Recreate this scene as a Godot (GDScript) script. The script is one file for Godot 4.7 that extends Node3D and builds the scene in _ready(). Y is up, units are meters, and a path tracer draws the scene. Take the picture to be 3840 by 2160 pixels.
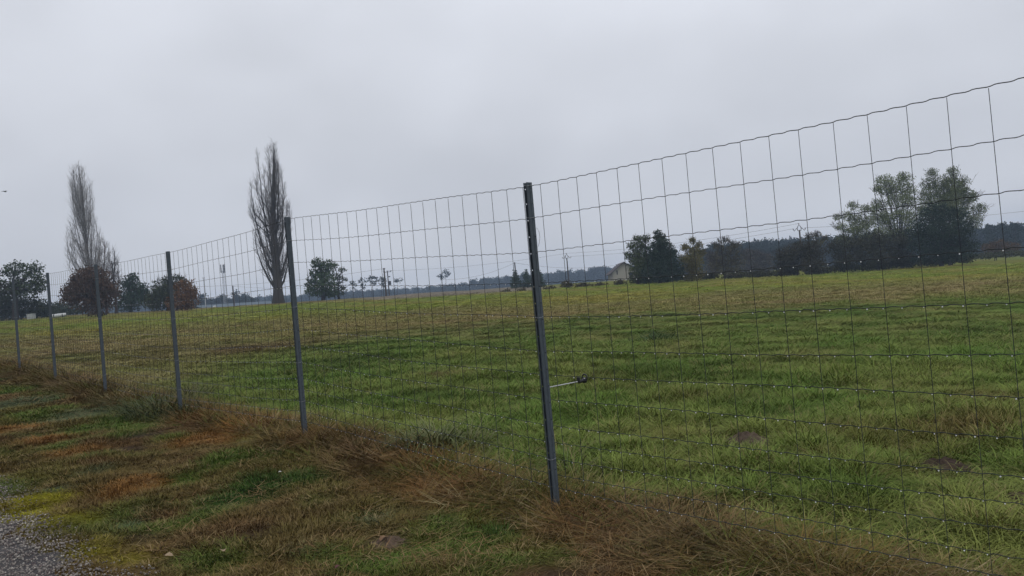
extends Node3D
# An overcast autumn field seen through a tall galvanised stock fence.
# World: y up, metres, the camera stands over the origin and looks towards -z. The land is one gentle slope rising to the left and away.

const GA := -0.02887
const GB := -0.02533
const EYE := 1.3674
const FU := Vector3(-0.66822, 0, -0.74396)   # along the fence, away from the camera to the left
const FN := Vector3(-0.74396, 0, 0.66822)    # square to the fence, towards the camera
const P0 := Vector3(0.1456, 0, -4.7605)      # nearest post
const SPACING := 3.1634
const POST_DY := [-0.03, 0.075, -0.025, -0.01, 0.01, 0.025, 0.02]
const ROWS := [1.965, 1.765, 1.565, 1.365, 1.165, 0.965, 0.815, 0.665, 0.515, 0.415, 0.315, 0.215, 0.135]

# ground patches: x, z, half width, half depth, turn, tone, strength
const PATCH := [
	[-3.5,-5.34,0.27,0.53,0.0,"moss",0.85],[-3.37,-5.53,0.21,0.28,0.0,"moss",0.75],[-3.01,-5.05,0.23,0.24,0.0,"moss",0.6],[-2.46,-4.4,0.13,0.13,0.0,"moss",0.7],
	[-2.55,-4.67,0.09,0.1,0.0,"moss",0.6],[-2.17,-4.26,0.13,0.17,0.0,"moss",0.5],[-3.98,-6.4,0.26,0.19,0.0,"olive",1.0],[-2.49,-4.89,0.1,0.14,0.0,"blue",1.0],
	[-3.52,-5.93,0.12,0.13,0.0,"blue",1.0],[-3.49,-6.41,0.12,0.19,0.0,"blue",0.7],[-1.92,-5.6,0.31,0.42,0.0,"dark",1.0],[-2.06,-5.29,0.21,0.3,0.0,"dark",1.0],
	[-1.61,-5.71,0.2,0.22,0.0,"dark",1.0],[-2.51,-6.51,0.23,0.26,0.0,"green",1.0],[-2.58,-5.98,0.18,0.3,0.0,"green",1.0],[-4.77,-8.8,0.27,0.81,0.0,"green",1.0],
	[-5.52,-9.98,0.4,0.96,0.0,"blue",0.8],[-8.47,-13.15,0.33,0.81,0.0,"green",1.0],[-7.2,-11.52,0.52,0.73,0.0,"blue",0.8],[-3.91,-7.14,0.1,0.23,0.0,"dark",1.0],
	[-4.24,-9.0,0.27,0.71,0.0,"green",0.8],[-4.82,-9.74,0.34,0.75,0.0,"green",0.8],[-2.93,-5.82,0.26,0.31,0.0,"orange",1.0],[-5.76,-9.04,0.32,0.37,0.0,"orange",1.0],
	[-4.87,-8.07,0.24,0.25,0.0,"orange",1.0],[-4.18,-7.33,0.33,0.29,0.0,"orange",0.8],[-2.81,-7.77,0.51,0.57,0.0,"orange",1.0],[-3.21,-7.6,0.31,0.35,0.0,"orange",0.8],
	[-3.64,-6.72,0.2,0.21,0.0,"brown",1.0],[-2.32,-5.09,0.23,0.2,0.0,"brown",1.0],[-3.88,-8.05,0.24,0.24,0.0,"soil",1.0],[-3.68,-7.37,0.26,0.2,0.0,"soil",0.8],
	[-2.58,-5.21,0.07,0.11,0.0,"soil",1.0],[-2.24,-4.64,0.12,0.1,0.0,"soil",1.0],[-1.73,-4.66,0.21,0.15,0.0,"brown",1.0],[-1.58,-4.48,0.11,0.09,0.0,"soil",0.7],
	[-0.76,-3.89,0.22,0.17,0.0,"green",1.0],[-1.08,-4.08,0.12,0.13,0.0,"green",0.8],[-1.27,-4.17,0.13,0.1,0.0,"blue",0.6],[-0.94,-4.7,0.09,0.1,0.0,"blue",1.0],
	[-0.56,-4.66,0.08,0.1,0.0,"dark",1.0],[-0.74,-4.39,0.11,0.06,0.0,"soil",1.0],[-0.8,-4.28,0.08,0.08,0.0,"mound",1],[-0.25,-4.45,0.16,0.13,0.0,"dark",1.0],
	[-0.29,-4.01,0.22,0.16,0.0,"green",0.7],[0.13,-3.67,0.2,0.1,0.0,"soil",0.8],[-0.44,-3.86,0.14,0.1,0.0,"brown",1.0],[-1.31,-5.55,0.17,0.14,0.0,"olive",1.0],
	[-0.79,-5.66,0.23,0.17,0.0,"green",0.7],[-0.09,-4.09,0.19,0.13,0.0,"olive",1.0],[0.34,-4.18,0.17,0.09,0.0,"orange",1.0],[0.58,-4.13,0.07,0.13,0.0,"soil",1.0],
	[0.4,-3.81,0.17,0.1,0.0,"brown",1.0],[0.69,-3.9,0.12,0.09,0.0,"dark",0.7],[0.45,-3.62,0.15,0.07,0.0,"orange",0.7],[1.69,-6.05,0.17,0.28,0.0,"mound",1.0],
	[2.63,-5.02,0.16,0.16,0.0,"mound",1.0],[2.62,-4.28,0.06,0.08,0.0,"mound",1.0],[3.8,-9.45,0.29,0.56,0.0,"bright",1.0],[2.98,-16.88,0.29,1.12,0.0,"dark",1.0],
	[1.89,-10.37,1.05,1.34,0.0,"green",1.0],[3.2,-5.92,0.36,0.41,0.0,"olive",1.0],[4.25,-7.27,0.33,0.41,0.0,"brown",0.6],[1.99,-4.59,0.25,0.18,0.0,"green",1.0],
	[1.85,-3.87,0.23,0.1,0.0,"dark",0.7],[1.15,-4.56,0.21,0.14,0.0,"brown",1.0],[2.01,-5.33,0.16,0.13,0.0,"brown",0.6],[2.21,-7.78,0.35,0.42,0.0,"dark",0.5],
	[-0.99,-9.25,0.75,0.67,0.0,"green",1.0],[-1.03,-11.53,0.41,0.4,0.0,"brown",0.7],[-3.04,-14.22,1.01,2.04,0.0,"green",1.0],[-6.6,-19.82,1.4,1.56,0.0,"brown",0.7],
	[7.89,-13.3,1.34,1.94,0.0,"green",0.6],[2.89,-5.72,0.61,0.6,0.0,"olive",0.55],[3.61,-6.19,0.37,0.45,0.0,"brown",0.4],[2.6,-6.25,0.28,0.24,0.0,"brown",0.35],
	[3.5,-7.09,0.57,0.27,0.0,"olive",0.45],[1.8,-8.19,0.45,0.41,0.0,"olive",0.4],[2.28,-4.94,0.4,0.19,0.0,"olive",0.5],[0.98,-10.17,0.62,0.48,0.0,"olive",0.4],
	[2.22,-6.9,0.42,0.25,0.0,"dark",0.5],[1.05,-6.39,0.29,0.28,0.0,"olive",0.5],
]
const TREES := [
	{"name":"oak_tree","label":"dark oak with ragged two-humped crown at the far left edge","cat":"tree","base":[-63.19,4.36,-100.0],"lobes":[[-0.01,6.53,0.0,1.57,1.12],[2.25,6.2,0.0,1.42,1.34],[2.8,4.45,0.0,1.27,1.34],[-0.15,4.6,0.0,1.86,1.49],[-2.47,5.48,0.0,1.68,2.24],[1.32,3.79,0.0,2.05,1.19],[-2.11,3.58,0.0,2.24,1.49]],"trunk":0.35,"bark":[0.05,0.042,0.036],"la":[0.0432,0.063,0.029],"lb":[0.0684,0.0875,0.0377],"leaf":0.3,"dens":5.5,"opt":{},"group":""},
	{"name":"dark_hedge","label":"dark hedge under the two-humped oak at the far left","cat":"hedge","base":[-65.0,4.51,-104.0],"lobes":[[-3.39,1.96,0.0,2.33,1.86],[-0.93,1.75,0.0,2.33,1.86],[1.52,1.35,0.0,2.13,1.63],[3.43,0.83,0.0,1.75,1.32]],"trunk":0.12,"bark":[0.05,0.042,0.036],"la":[0.0324,0.0455,0.0247],"lb":[0.0504,0.0595,0.029],"leaf":0.3,"dens":9,"opt":{},"group":""},
	{"name":"low_hedge","label":"low grey-green hedge behind the white container,left of the maroon bush","cat":"hedge","base":[-67.13,4.88,-118.0],"lobes":[[-1.52,1.1,0.0,1.76,1.23],[0.25,0.62,0.0,1.98,1.06],[2.23,0.29,0.0,1.76,0.97]],"trunk":0.08,"bark":[0.05,0.042,0.036],"la":[0.054,0.07,0.0435],"lb":[0.072,0.0875,0.0522],"leaf":0.3,"dens":8,"opt":{},"group":""},
	{"name":"maroon_bush","label":"large maroon-brown bushy tree at the foot of the pale left poplar","cat":"tree","base":[-46.2,3.56,-88.0],"lobes":[[-1.17,4.2,0.0,2.03,1.58],[-2.29,3.25,0.0,1.58,1.48],[0.3,3.78,0.0,1.8,1.8],[0.96,2.67,0.0,1.48,1.48],[-1.15,2.55,0.0,2.63,1.64],[-2.81,2.4,0.0,0.98,0.85],[-0.05,1.26,0.0,1.8,1.18]],"trunk":0.28,"bark":[0.05,0.042,0.036],"la":[0.0684,0.042,0.029],"lb":[0.1116,0.063,0.0377],"leaf":0.24,"dens":8,"opt":{},"group":""},
	{"name":"evergreen_tree","label":"dark blue-green evergreen with pointed top right of the maroon bush","cat":"tree","base":[-54.4,4.41,-112.0],"lobes":[[0.6,5.11,0.0,0.67,0.67],[0.33,4.18,0.0,1.25,1.09],[-0.36,2.71,0.0,1.67,1.67],[1.77,3.1,0.0,1.17,1.17],[0.5,1.49,0.0,2.3,1.59],[2.62,1.77,0.0,1.5,1.5]],"trunk":0.2,"bark":[0.05,0.042,0.036],"la":[0.0324,0.056,0.0348],"lb":[0.0504,0.077,0.0435],"leaf":0.28,"dens":8,"opt":{},"group":""},
	{"name":"olive_tree","label":"dark olive rounded tree with bare twigs on top behind the third post","cat":"tree","base":[-45.58,3.95,-104.0],"lobes":[[-0.3,2.86,0.0,1.63,1.47],[0.99,3.56,0.0,1.63,1.24],[-0.94,1.5,0.0,1.75,1.47],[0.65,1.53,0.0,1.75,1.71]],"trunk":0.2,"bark":[0.05,0.042,0.036],"la":[0.0468,0.0595,0.029],"lb":[0.0684,0.077,0.0377],"leaf":0.26,"dens":7.5,"opt":{"twigs":14},"group":""},
	{"name":"rust_bush","label":"rust-brown rounded bush right of the dark olive tree","cat":"bush","base":[-41.87,3.77,-101.0],"lobes":[[-0.13,2.66,0.0,1.43,1.28],[0.54,1.57,0.0,1.21,1.58],[-0.61,0.98,0.0,1.58,1.28]],"trunk":0.15,"bark":[0.05,0.042,0.036],"la":[0.117,0.0595,0.0232],"lb":[0.171,0.084,0.029],"leaf":0.22,"dens":9,"opt":{},"group":""},
	{"name":"oak_tree","label":"dark green oak with square top standing alone behind the fence","cat":"tree","base":[-29.3,3.85,-122.0],"lobes":[[-0.35,5.74,0.0,1.18,1.0],[1.23,5.27,0.0,1.09,1.0],[0.02,4.25,0.0,2.09,1.18],[-1.63,2.86,0.0,1.09,1.18],[0.6,2.75,0.0,1.82,1.64],[-1.03,1.56,0.0,1.73,1.09],[0.72,1.16,0.0,1.64,1.0]],"trunk":0.3,"bark":[0.05,0.042,0.036],"la":[0.0432,0.0735,0.029],"lb":[0.0684,0.105,0.0377],"leaf":0.28,"dens":7,"opt":{},"group":""},
	{"name":"sparse_tree","label":"thin half-bare tree just right of the square-topped oak","cat":"tree","base":[-27.38,3.83,-124.0],"lobes":[[-0.14,5.32,0.0,0.46,0.83],[0.89,4.52,0.0,0.74,0.46],[0.04,3.53,0.0,0.92,0.65],[1.09,2.93,0.0,0.55,0.42],[-0.15,2.2,0.0,1.02,0.55],[0.82,1.69,0.0,0.74,0.42],[-0.0,1.0,0.0,1.66,0.83]],"trunk":0.18,"bark":[0.05,0.042,0.036],"la":[0.0396,0.0595,0.029],"lb":[0.0612,0.0805,0.0348],"leaf":0.24,"dens":4.5,"opt":{"twigs":16},"group":""},
	{"name":"spruce_tree","label":"small spruce in front of the slim wooden pole","cat":"tree","base":[0.8,3.32,-132.0],"lobes":[[-0.01,2.95,0.0,0.15,0.3],[-0.06,2.46,0.0,0.44,0.39],[-0.06,1.87,0.0,0.74,0.49],[-0.07,1.2,0.0,0.98,0.59],[-0.09,0.48,0.0,1.23,0.69]],"trunk":0.12,"bark":[0.05,0.042,0.036],"la":[0.036,0.0595,0.0377],"lb":[0.054,0.0805,0.0464],"leaf":0.22,"dens":7,"opt":{"trunktop":1},"group":"small spruces beyond the field"},
	{"name":"spruce_tree","label":"small spruce close to the left side of the nearest fence post","cat":"tree","base":[2.68,3.27,-132.0],"lobes":[[-0.01,2.93,0.0,0.15,0.3],[-0.06,2.44,0.0,0.44,0.39],[-0.06,1.85,0.0,0.74,0.49],[-0.08,1.18,0.0,0.98,0.59],[-0.09,0.46,0.0,1.23,0.69]],"trunk":0.12,"bark":[0.05,0.042,0.036],"la":[0.036,0.0595,0.0377],"lb":[0.054,0.0805,0.0464],"leaf":0.22,"dens":7,"opt":{"trunktop":1},"group":"small spruces beyond the field"},
	{"name":"spruce_tree","label":"small spruce just right of the nearest fence post","cat":"tree","base":[4.92,3.2,-132.0],"lobes":[[-0.06,2.44,0.0,0.15,0.3],[-0.1,1.95,0.0,0.44,0.39],[-0.1,1.37,0.0,0.74,0.49],[-0.12,0.69,0.0,0.98,0.59],[-0.14,-0.02,0.0,1.23,0.69]],"trunk":0.12,"bark":[0.05,0.042,0.036],"la":[0.036,0.0595,0.0377],"lb":[0.054,0.0805,0.0464],"leaf":0.22,"dens":7,"opt":{"trunktop":1},"group":"small spruces beyond the field"},
	{"name":"scrub_bush","label":"low brown scrub left of the nearest post at the field edge","cat":"bush","base":[-0.51,2.34,-92.0],"lobes":[[-0.43,-0.03,0.0,0.7,0.27],[0.41,-0.17,0.0,0.7,0.22],[-0.0,-0.01,0.0,0.58,0.27]],"trunk":0.04,"bark":[0.05,0.042,0.036],"la":[0.072,0.063,0.0319],"lb":[0.1044,0.0875,0.0435],"leaf":0.16,"dens":9,"opt":{},"group":"scrub along the far field edge"},
	{"name":"scrub_bush","label":"low brown scrub hidden half behind the nearest fence post","cat":"bush","base":[1.36,2.29,-92.0],"lobes":[[-0.38,-0.02,0.0,0.62,0.31],[0.36,-0.15,0.0,0.62,0.25],[0.0,0.01,0.0,0.51,0.31]],"trunk":0.04,"bark":[0.05,0.042,0.036],"la":[0.072,0.063,0.0319],"lb":[0.1044,0.0875,0.0435],"leaf":0.16,"dens":9,"opt":{},"group":"scrub along the far field edge"},
	{"name":"scrub_bush","label":"low dark scrub just right of the nearest fence post","cat":"bush","base":[4.58,2.2,-92.0],"lobes":[[-0.42,0.05,0.0,0.7,0.34],[0.42,-0.09,0.0,0.7,0.27],[0.01,0.07,0.0,0.58,0.34]],"trunk":0.04,"bark":[0.05,0.042,0.036],"la":[0.072,0.063,0.0319],"lb":[0.1044,0.0875,0.0435],"leaf":0.16,"dens":9,"opt":{},"group":"scrub along the far field edge"},
	{"name":"scrub_bush","label":"rounded dark scrub under the pole with the hooped top","cat":"bush","base":[6.45,2.14,-92.0],"lobes":[[-0.3,0.33,0.0,0.54,0.55],[0.34,0.21,0.0,0.54,0.44],[0.03,0.37,0.0,0.45,0.55]],"trunk":0.04,"bark":[0.05,0.042,0.036],"la":[0.072,0.063,0.0319],"lb":[0.1044,0.0875,0.0435],"leaf":0.16,"dens":9,"opt":{},"group":"scrub along the far field edge"},
	{"name":"scrub_bush","label":"low scrub between the hooped pole and the farmhouse","cat":"bush","base":[8.39,2.09,-92.0],"lobes":[[-0.41,0.2,0.0,0.7,0.34],[0.43,0.06,0.0,0.7,0.27],[0.02,0.22,0.0,0.58,0.34]],"trunk":0.04,"bark":[0.05,0.042,0.036],"la":[0.072,0.063,0.0319],"lb":[0.1044,0.0875,0.0435],"leaf":0.16,"dens":9,"opt":{},"group":"scrub along the far field edge"},
	{"name":"scrub_bush","label":"dark scrub in front of the farmhouse gable","cat":"bush","base":[10.42,2.03,-92.0],"lobes":[[-0.49,0.15,0.0,0.82,0.24],[0.5,-0.0,0.0,0.82,0.19],[0.01,0.17,0.0,0.69,0.24]],"trunk":0.04,"bark":[0.05,0.042,0.036],"la":[0.072,0.063,0.0319],"lb":[0.1044,0.0875,0.0435],"leaf":0.16,"dens":9,"opt":{},"group":"scrub along the far field edge"},
	{"name":"scrub_bush","label":"dark scrub against the left foot of the olive tree clump","cat":"bush","base":[12.64,1.97,-92.0],"lobes":[[-0.28,0.25,0.0,0.49,0.31],[0.31,0.14,0.0,0.49,0.25],[0.03,0.29,0.0,0.41,0.31]],"trunk":0.04,"bark":[0.05,0.042,0.036],"la":[0.072,0.063,0.0319],"lb":[0.1044,0.0875,0.0435],"leaf":0.16,"dens":9,"opt":{},"group":"scrub along the far field edge"},
	{"name":"olive_tree","label":"olive-green leafy tree at the left of the clump beside the farmhouse","cat":"tree","base":[14.64,1.91,-92.0],"lobes":[[0.54,5.27,0.0,0.69,0.48],[1.47,5.25,0.0,0.55,0.48],[-0.26,4.49,0.0,0.62,0.55],[0.86,4.39,0.0,1.1,0.82],[-0.79,3.44,0.0,0.58,0.48],[0.44,3.17,0.0,1.3,1.03],[0.11,1.95,0.0,1.1,1.17],[1.3,2.31,0.0,1.23,1.51],[0.44,0.76,0.0,1.44,0.96]],"trunk":0.16,"bark":[0.05,0.042,0.036],"la":[0.0612,0.0805,0.029],"lb":[0.0936,0.112,0.0406],"leaf":0.17,"dens":6.5,"opt":{"twigs":16},"group":""},
	{"name":"evergreen_tree","label":"dark pointed evergreen in the middle of the clump beside the farmhouse","cat":"tree","base":[16.91,1.79,-90.0],"lobes":[[0.31,5.85,0.0,0.47,0.3],[0.38,5.29,0.0,0.81,0.47],[0.44,4.51,0.0,1.14,0.74],[1.11,3.84,0.0,1.14,0.87],[-0.45,3.52,0.0,1.14,1.14],[0.65,2.81,0.0,1.61,1.34],[1.82,3.17,0.0,0.74,0.6],[-0.16,1.65,0.0,1.88,1.48],[1.5,1.36,0.0,1.48,1.48],[0.2,0.55,0.0,2.21,0.94]],"trunk":0.2,"bark":[0.05,0.042,0.036],"la":[0.0216,0.0385,0.0247],"lb":[0.0378,0.0578,0.0319],"leaf":0.17,"dens":9,"opt":{},"group":""},
	{"name":"yellow_shrub","label":"yellowish thinly leaved shrub right of the dark pointed evergreen","cat":"shrub","base":[20.81,1.7,-91.0],"lobes":[[0.42,4.61,0.0,0.41,0.48],[1.2,4.05,0.0,0.48,0.48],[-0.48,3.95,0.0,0.61,0.48],[0.48,3.55,0.0,0.88,0.48],[1.53,3.15,0.0,0.54,0.48],[0.0,2.42,0.0,1.56,1.02],[0.25,1.03,0.0,1.56,1.15]],"trunk":0.08,"bark":[0.08,0.07,0.045],"la":[0.1116,0.1015,0.0319],"lb":[0.18,0.1505,0.0435],"leaf":0.15,"dens":8,"opt":{"twigs":24},"group":""},
	{"name":"bare_shrub","label":"nearly bare greyish shrub with fanned twigs beside the yellowish shrub","cat":"shrub","base":[25.76,1.66,-95.0],"lobes":[[0.26,4.57,0.0,0.92,0.5],[-0.6,4.0,0.0,0.71,0.57],[1.48,3.81,0.0,0.85,0.64],[0.35,3.1,0.0,1.7,0.85],[-0.47,1.88,0.0,1.42,1.2],[1.3,1.89,0.0,1.28,1.28],[0.24,0.85,0.0,1.7,0.92]],"trunk":0.07,"bark":[0.06,0.052,0.046],"la":[0.0756,0.07,0.0377],"lb":[0.1152,0.1015,0.058],"leaf":0.14,"dens":2.6,"opt":{"twigs":70},"group":""},
	{"name":"grey_thicket","label":"hazy purple-grey thicket right of the fanned bare shrub","cat":"bush","base":[45.57,2.48,-150.0],"lobes":[[-0.44,3.66,0.0,1.28,1.23],[1.08,3.32,0.0,1.28,1.23],[0.15,1.67,0.0,2.34,1.68]],"trunk":0.07,"bark":[0.05,0.042,0.042],"la":[0.072,0.063,0.0464],"lb":[0.1008,0.084,0.0609],"leaf":0.24,"dens":6,"opt":{"twigs":30},"group":"grey thickets behind the shrubs"},
	{"name":"grey_thicket","label":"hazy purple-grey thicket below the row of pine crowns","cat":"bush","base":[47.87,2.41,-150.0],"lobes":[[-0.42,3.01,0.0,1.14,1.23],[0.94,2.69,0.0,1.14,1.23],[0.09,1.03,0.0,2.09,1.68]],"trunk":0.07,"bark":[0.05,0.042,0.042],"la":[0.072,0.063,0.0464],"lb":[0.1008,0.084,0.0609],"leaf":0.24,"dens":6,"opt":{"twigs":30},"group":"grey thickets behind the shrubs"},
	{"name":"grey_thicket","label":"hazy grey thicket between the yellowish shrub and the bare shrub","cat":"bush","base":[38.29,2.68,-150.0],"lobes":[[-0.19,3.72,0.0,0.87,1.23],[0.84,3.42,0.0,0.87,1.23],[0.16,1.74,0.0,1.6,1.68]],"trunk":0.07,"bark":[0.05,0.042,0.042],"la":[0.072,0.063,0.0464],"lb":[0.1008,0.084,0.0609],"leaf":0.24,"dens":6,"opt":{"twigs":30},"group":"grey thickets behind the shrubs"},
	{"name":"dark_shrub","label":"dark brown-green shrub mass around the pole with the hooped top","cat":"shrub","base":[33.73,1.38,-93.0],"lobes":[[-1.22,2.23,0.0,1.32,1.18],[0.52,2.87,0.0,1.53,1.32],[2.08,2.58,0.0,1.32,1.39],[-0.85,1.09,0.0,1.6,0.9],[1.36,1.05,0.0,1.94,1.11]],"trunk":0.08,"bark":[0.05,0.042,0.036],"la":[0.0396,0.0385,0.0247],"lb":[0.0612,0.056,0.0319],"leaf":0.17,"dens":9,"opt":{"twigs":24},"group":""},
	{"name":"leafy_sapling","label":"thinly leaved sapling rising above the dark shrub mass","cat":"tree","base":[37.17,1.36,-96.0],"lobes":[[-0.29,4.65,0.0,0.64,0.5],[0.58,4.81,0.0,0.64,0.5],[1.24,4.19,0.0,0.57,0.5],[0.28,3.72,0.0,1.22,0.57]],"trunk":0.06,"bark":[0.05,0.042,0.036],"la":[0.0828,0.0805,0.0377],"lb":[0.108,0.098,0.0493],"leaf":0.15,"dens":3.2,"opt":{"twigs":24},"group":""},
	{"name":"willow_tree","label":"small willow with forked trunks at the left of the tall tree group","cat":"tree","base":[43.28,1.21,-97.0],"lobes":[[-0.55,8.18,0.0,0.8,0.58],[0.85,7.66,0.0,0.94,0.65],[-2.45,6.96,0.0,0.51,0.51],[-1.26,6.92,0.0,0.87,0.72],[0.07,6.4,0.0,1.3,0.8],[-2.31,5.69,0.0,0.8,0.72],[1.42,5.96,0.0,0.87,0.94],[-0.72,4.95,0.0,1.59,0.8],[-2.16,4.42,0.0,0.8,0.51],[1.21,4.39,0.0,0.94,0.65],[0.15,5.47,0.0,1.45,0.87],[2.19,4.3,0.0,0.87,1.09],[-1.49,3.8,0.0,1.45,0.87],[0.46,3.46,0.0,1.59,0.94]],"trunk":0.13,"bark":[0.07,0.062,0.054],"la":[0.126,0.154,0.0725],"lb":[0.216,0.245,0.1189],"leaf":0.14,"dens":4.6,"opt":{"twigs":40,"fork":1},"group":""},
	{"name":"willow_tree","label":"tall pale willow with twin rounded tops beside the biggest tree","cat":"tree","base":[49.18,1.09,-99.0],"lobes":[[-1.06,11.25,0.0,1.26,0.81],[1.06,11.2,0.0,1.18,0.96],[-2.24,10.13,0.0,0.66,0.66],[-0.9,10.02,0.0,1.48,0.81],[1.43,9.71,0.0,1.18,1.11],[-0.03,8.59,0.0,1.85,0.96],[-2.16,8.17,0.0,1.03,0.96],[1.79,8.16,0.0,0.89,0.89],[0.14,6.78,0.0,1.33,0.89],[-1.58,6.43,0.0,1.11,0.74],[-0.36,10.37,0.0,1.11,1.11],[-2.22,6.82,0.0,1.48,1.48],[1.06,5.86,0.0,1.48,1.48],[-1.04,5.03,0.0,1.62,1.33],[0.55,4.05,0.0,1.48,1.33]],"trunk":0.2,"bark":[0.075,0.066,0.058],"la":[0.126,0.1575,0.0725],"lb":[0.225,0.259,0.1218],"leaf":0.15,"dens":4.6,"opt":{"twigs":40,"fork":1},"group":""},
	{"name":"willow_tree","label":"tallest tree,wide olive crown at the right of the group","cat":"tree","base":[56.18,0.94,-101.0],"lobes":[[-0.98,11.98,0.0,0.83,0.75],[1.67,12.03,0.0,0.83,0.75],[-1.45,10.71,0.0,1.05,0.98],[0.69,10.8,0.0,1.66,0.98],[2.57,10.29,0.0,1.21,1.28],[-2.22,9.16,0.0,1.13,0.98],[0.02,9.14,0.0,2.11,1.28],[2.71,8.56,0.0,1.21,1.13],[4.09,8.61,0.0,0.75,0.83],[4.51,6.85,0.0,0.9,0.98],[3.61,5.38,0.0,1.13,0.98],[2.0,6.55,0.0,1.66,1.51],[-0.66,7.47,0.0,2.26,1.51],[0.87,9.06,0.0,2.26,1.88],[-2.74,7.31,0.0,1.36,1.51]],"trunk":0.26,"bark":[0.05,0.042,0.036],"la":[0.1044,0.126,0.058],"lb":[0.18,0.2065,0.0928],"leaf":0.15,"dens":5,"opt":{"twigs":30,"fork":1},"group":""},
	{"name":"evergreen_tree","label":"massive near-black evergreen under the tallest olive crown","cat":"tree","base":[50.22,0.88,-92.0],"lobes":[[0.32,6.59,0.0,1.78,1.03],[-1.04,5.45,0.0,1.92,1.23],[1.78,5.52,0.0,1.92,1.37],[-2.41,4.32,0.0,1.72,1.17],[0.08,4.1,0.0,2.74,1.51],[2.87,3.86,0.0,1.51,1.37],[-1.62,2.68,0.0,2.4,1.51],[1.47,2.26,0.0,2.74,1.51],[3.63,1.91,0.0,1.51,1.23],[0.12,1.28,0.0,3.77,1.03]],"trunk":0.25,"bark":[0.05,0.042,0.036],"la":[0.018,0.0333,0.0232],"lb":[0.0396,0.0595,0.0348],"leaf":0.17,"dens":5.5,"opt":{},"group":""},
	{"name":"dark_shrub","label":"dark thicket below the willows left of the near-black evergreen","cat":"shrub","base":[44.45,1.12,-95.0],"lobes":[[-4.56,3.09,0.0,1.56,1.2],[-2.14,3.04,0.0,1.63,1.28],[0.3,3.15,0.0,1.77,1.42],[2.53,2.79,0.0,1.63,1.42],[-3.72,1.72,0.0,1.98,0.92],[-0.17,1.57,0.0,2.34,1.13],[2.87,1.31,0.0,1.77,1.06]],"trunk":0.07,"bark":[0.05,0.042,0.036],"la":[0.0432,0.0455,0.0275],"lb":[0.0648,0.063,0.0348],"leaf":0.17,"dens":7.5,"opt":{"twigs":30},"group":""},
	{"name":"rust_bush","label":"faint rust-coloured bush below the far pines at the right edge","cat":"bush","base":[78.83,0.97,-128.0],"lobes":[[-0.65,2.31,0.0,1.43,0.95],[0.67,2.42,0.0,1.43,1.15],[2.59,2.03,0.0,1.91,0.86]],"trunk":0.06,"bark":[0.05,0.042,0.036],"la":[0.09,0.0595,0.0319],"lb":[0.126,0.0788,0.0377],"leaf":0.22,"dens":7,"opt":{},"group":""},
	{"name":"low_hedge","label":"low green-brown hedge along the field at the right edge","cat":"hedge","base":[68.77,0.85,-112.0],"lobes":[[-3.35,0.81,0.0,1.67,0.42],[-1.06,0.84,0.0,1.84,0.5],[1.6,0.8,0.0,1.92,0.5],[3.88,0.75,0.0,1.67,0.5]],"trunk":0.05,"bark":[0.05,0.042,0.036],"la":[0.0648,0.07,0.0319],"lb":[0.09,0.091,0.0406],"leaf":0.2,"dens":8,"opt":{},"group":""},
	{"name":"low_bush","label":"dark undergrowth at the foot of the olive tree beside the farmhouse","cat":"bush","base":[16.25,1.96,-96.0],"lobes":[[-0.96,0.28,0.0,1.07,0.57],[0.03,0.32,0.0,1.18,0.57],[1.0,0.17,0.0,1.07,0.57]],"trunk":0.04,"bark":[0.05,0.042,0.036],"la":[0.0432,0.0455,0.0247],"lb":[0.072,0.07,0.0348],"leaf":0.16,"dens":8,"opt":{"twigs":6},"group":"undergrowth along the far field edge"},
	{"name":"low_bush","label":"dark undergrowth at the foot of the dark pointed evergreen","cat":"bush","base":[20.16,1.85,-96.0],"lobes":[[-0.96,0.24,0.0,1.07,0.54],[0.03,0.29,0.0,1.18,0.54],[0.99,0.14,0.0,1.07,0.54]],"trunk":0.04,"bark":[0.05,0.042,0.036],"la":[0.0432,0.0455,0.0247],"lb":[0.072,0.07,0.0348],"leaf":0.16,"dens":8,"opt":{"twigs":6},"group":"undergrowth along the far field edge"},
	{"name":"low_bush","label":"brown undergrowth between the yellowish and the bare shrub","cat":"bush","base":[23.75,1.75,-96.0],"lobes":[[-0.79,0.28,0.0,0.89,0.54],[0.03,0.34,0.0,0.98,0.54],[0.84,0.21,0.0,0.89,0.54]],"trunk":0.04,"bark":[0.05,0.042,0.036],"la":[0.0432,0.0455,0.0247],"lb":[0.072,0.07,0.0348],"leaf":0.16,"dens":8,"opt":{"twigs":6},"group":"undergrowth along the far field edge"},
	{"name":"low_bush","label":"brown undergrowth right of the bare shrub","cat":"bush","base":[27.33,1.64,-96.0],"lobes":[[-0.87,0.28,0.0,0.98,0.54],[0.03,0.33,0.0,1.08,0.54],[0.92,0.19,0.0,0.98,0.54]],"trunk":0.04,"bark":[0.05,0.042,0.036],"la":[0.0432,0.0455,0.0247],"lb":[0.072,0.07,0.0348],"leaf":0.16,"dens":8,"opt":{"twigs":6},"group":"undergrowth along the far field edge"},
	{"name":"low_bush","label":"olive undergrowth below the hazy thickets","cat":"bush","base":[30.59,1.55,-96.0],"lobes":[[-0.87,0.35,0.0,0.98,0.54],[0.04,0.4,0.0,1.08,0.54],[0.92,0.26,0.0,0.98,0.54]],"trunk":0.04,"bark":[0.05,0.042,0.036],"la":[0.0432,0.0455,0.0247],"lb":[0.072,0.07,0.0348],"leaf":0.16,"dens":8,"opt":{"twigs":6},"group":"undergrowth along the far field edge"},
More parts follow.
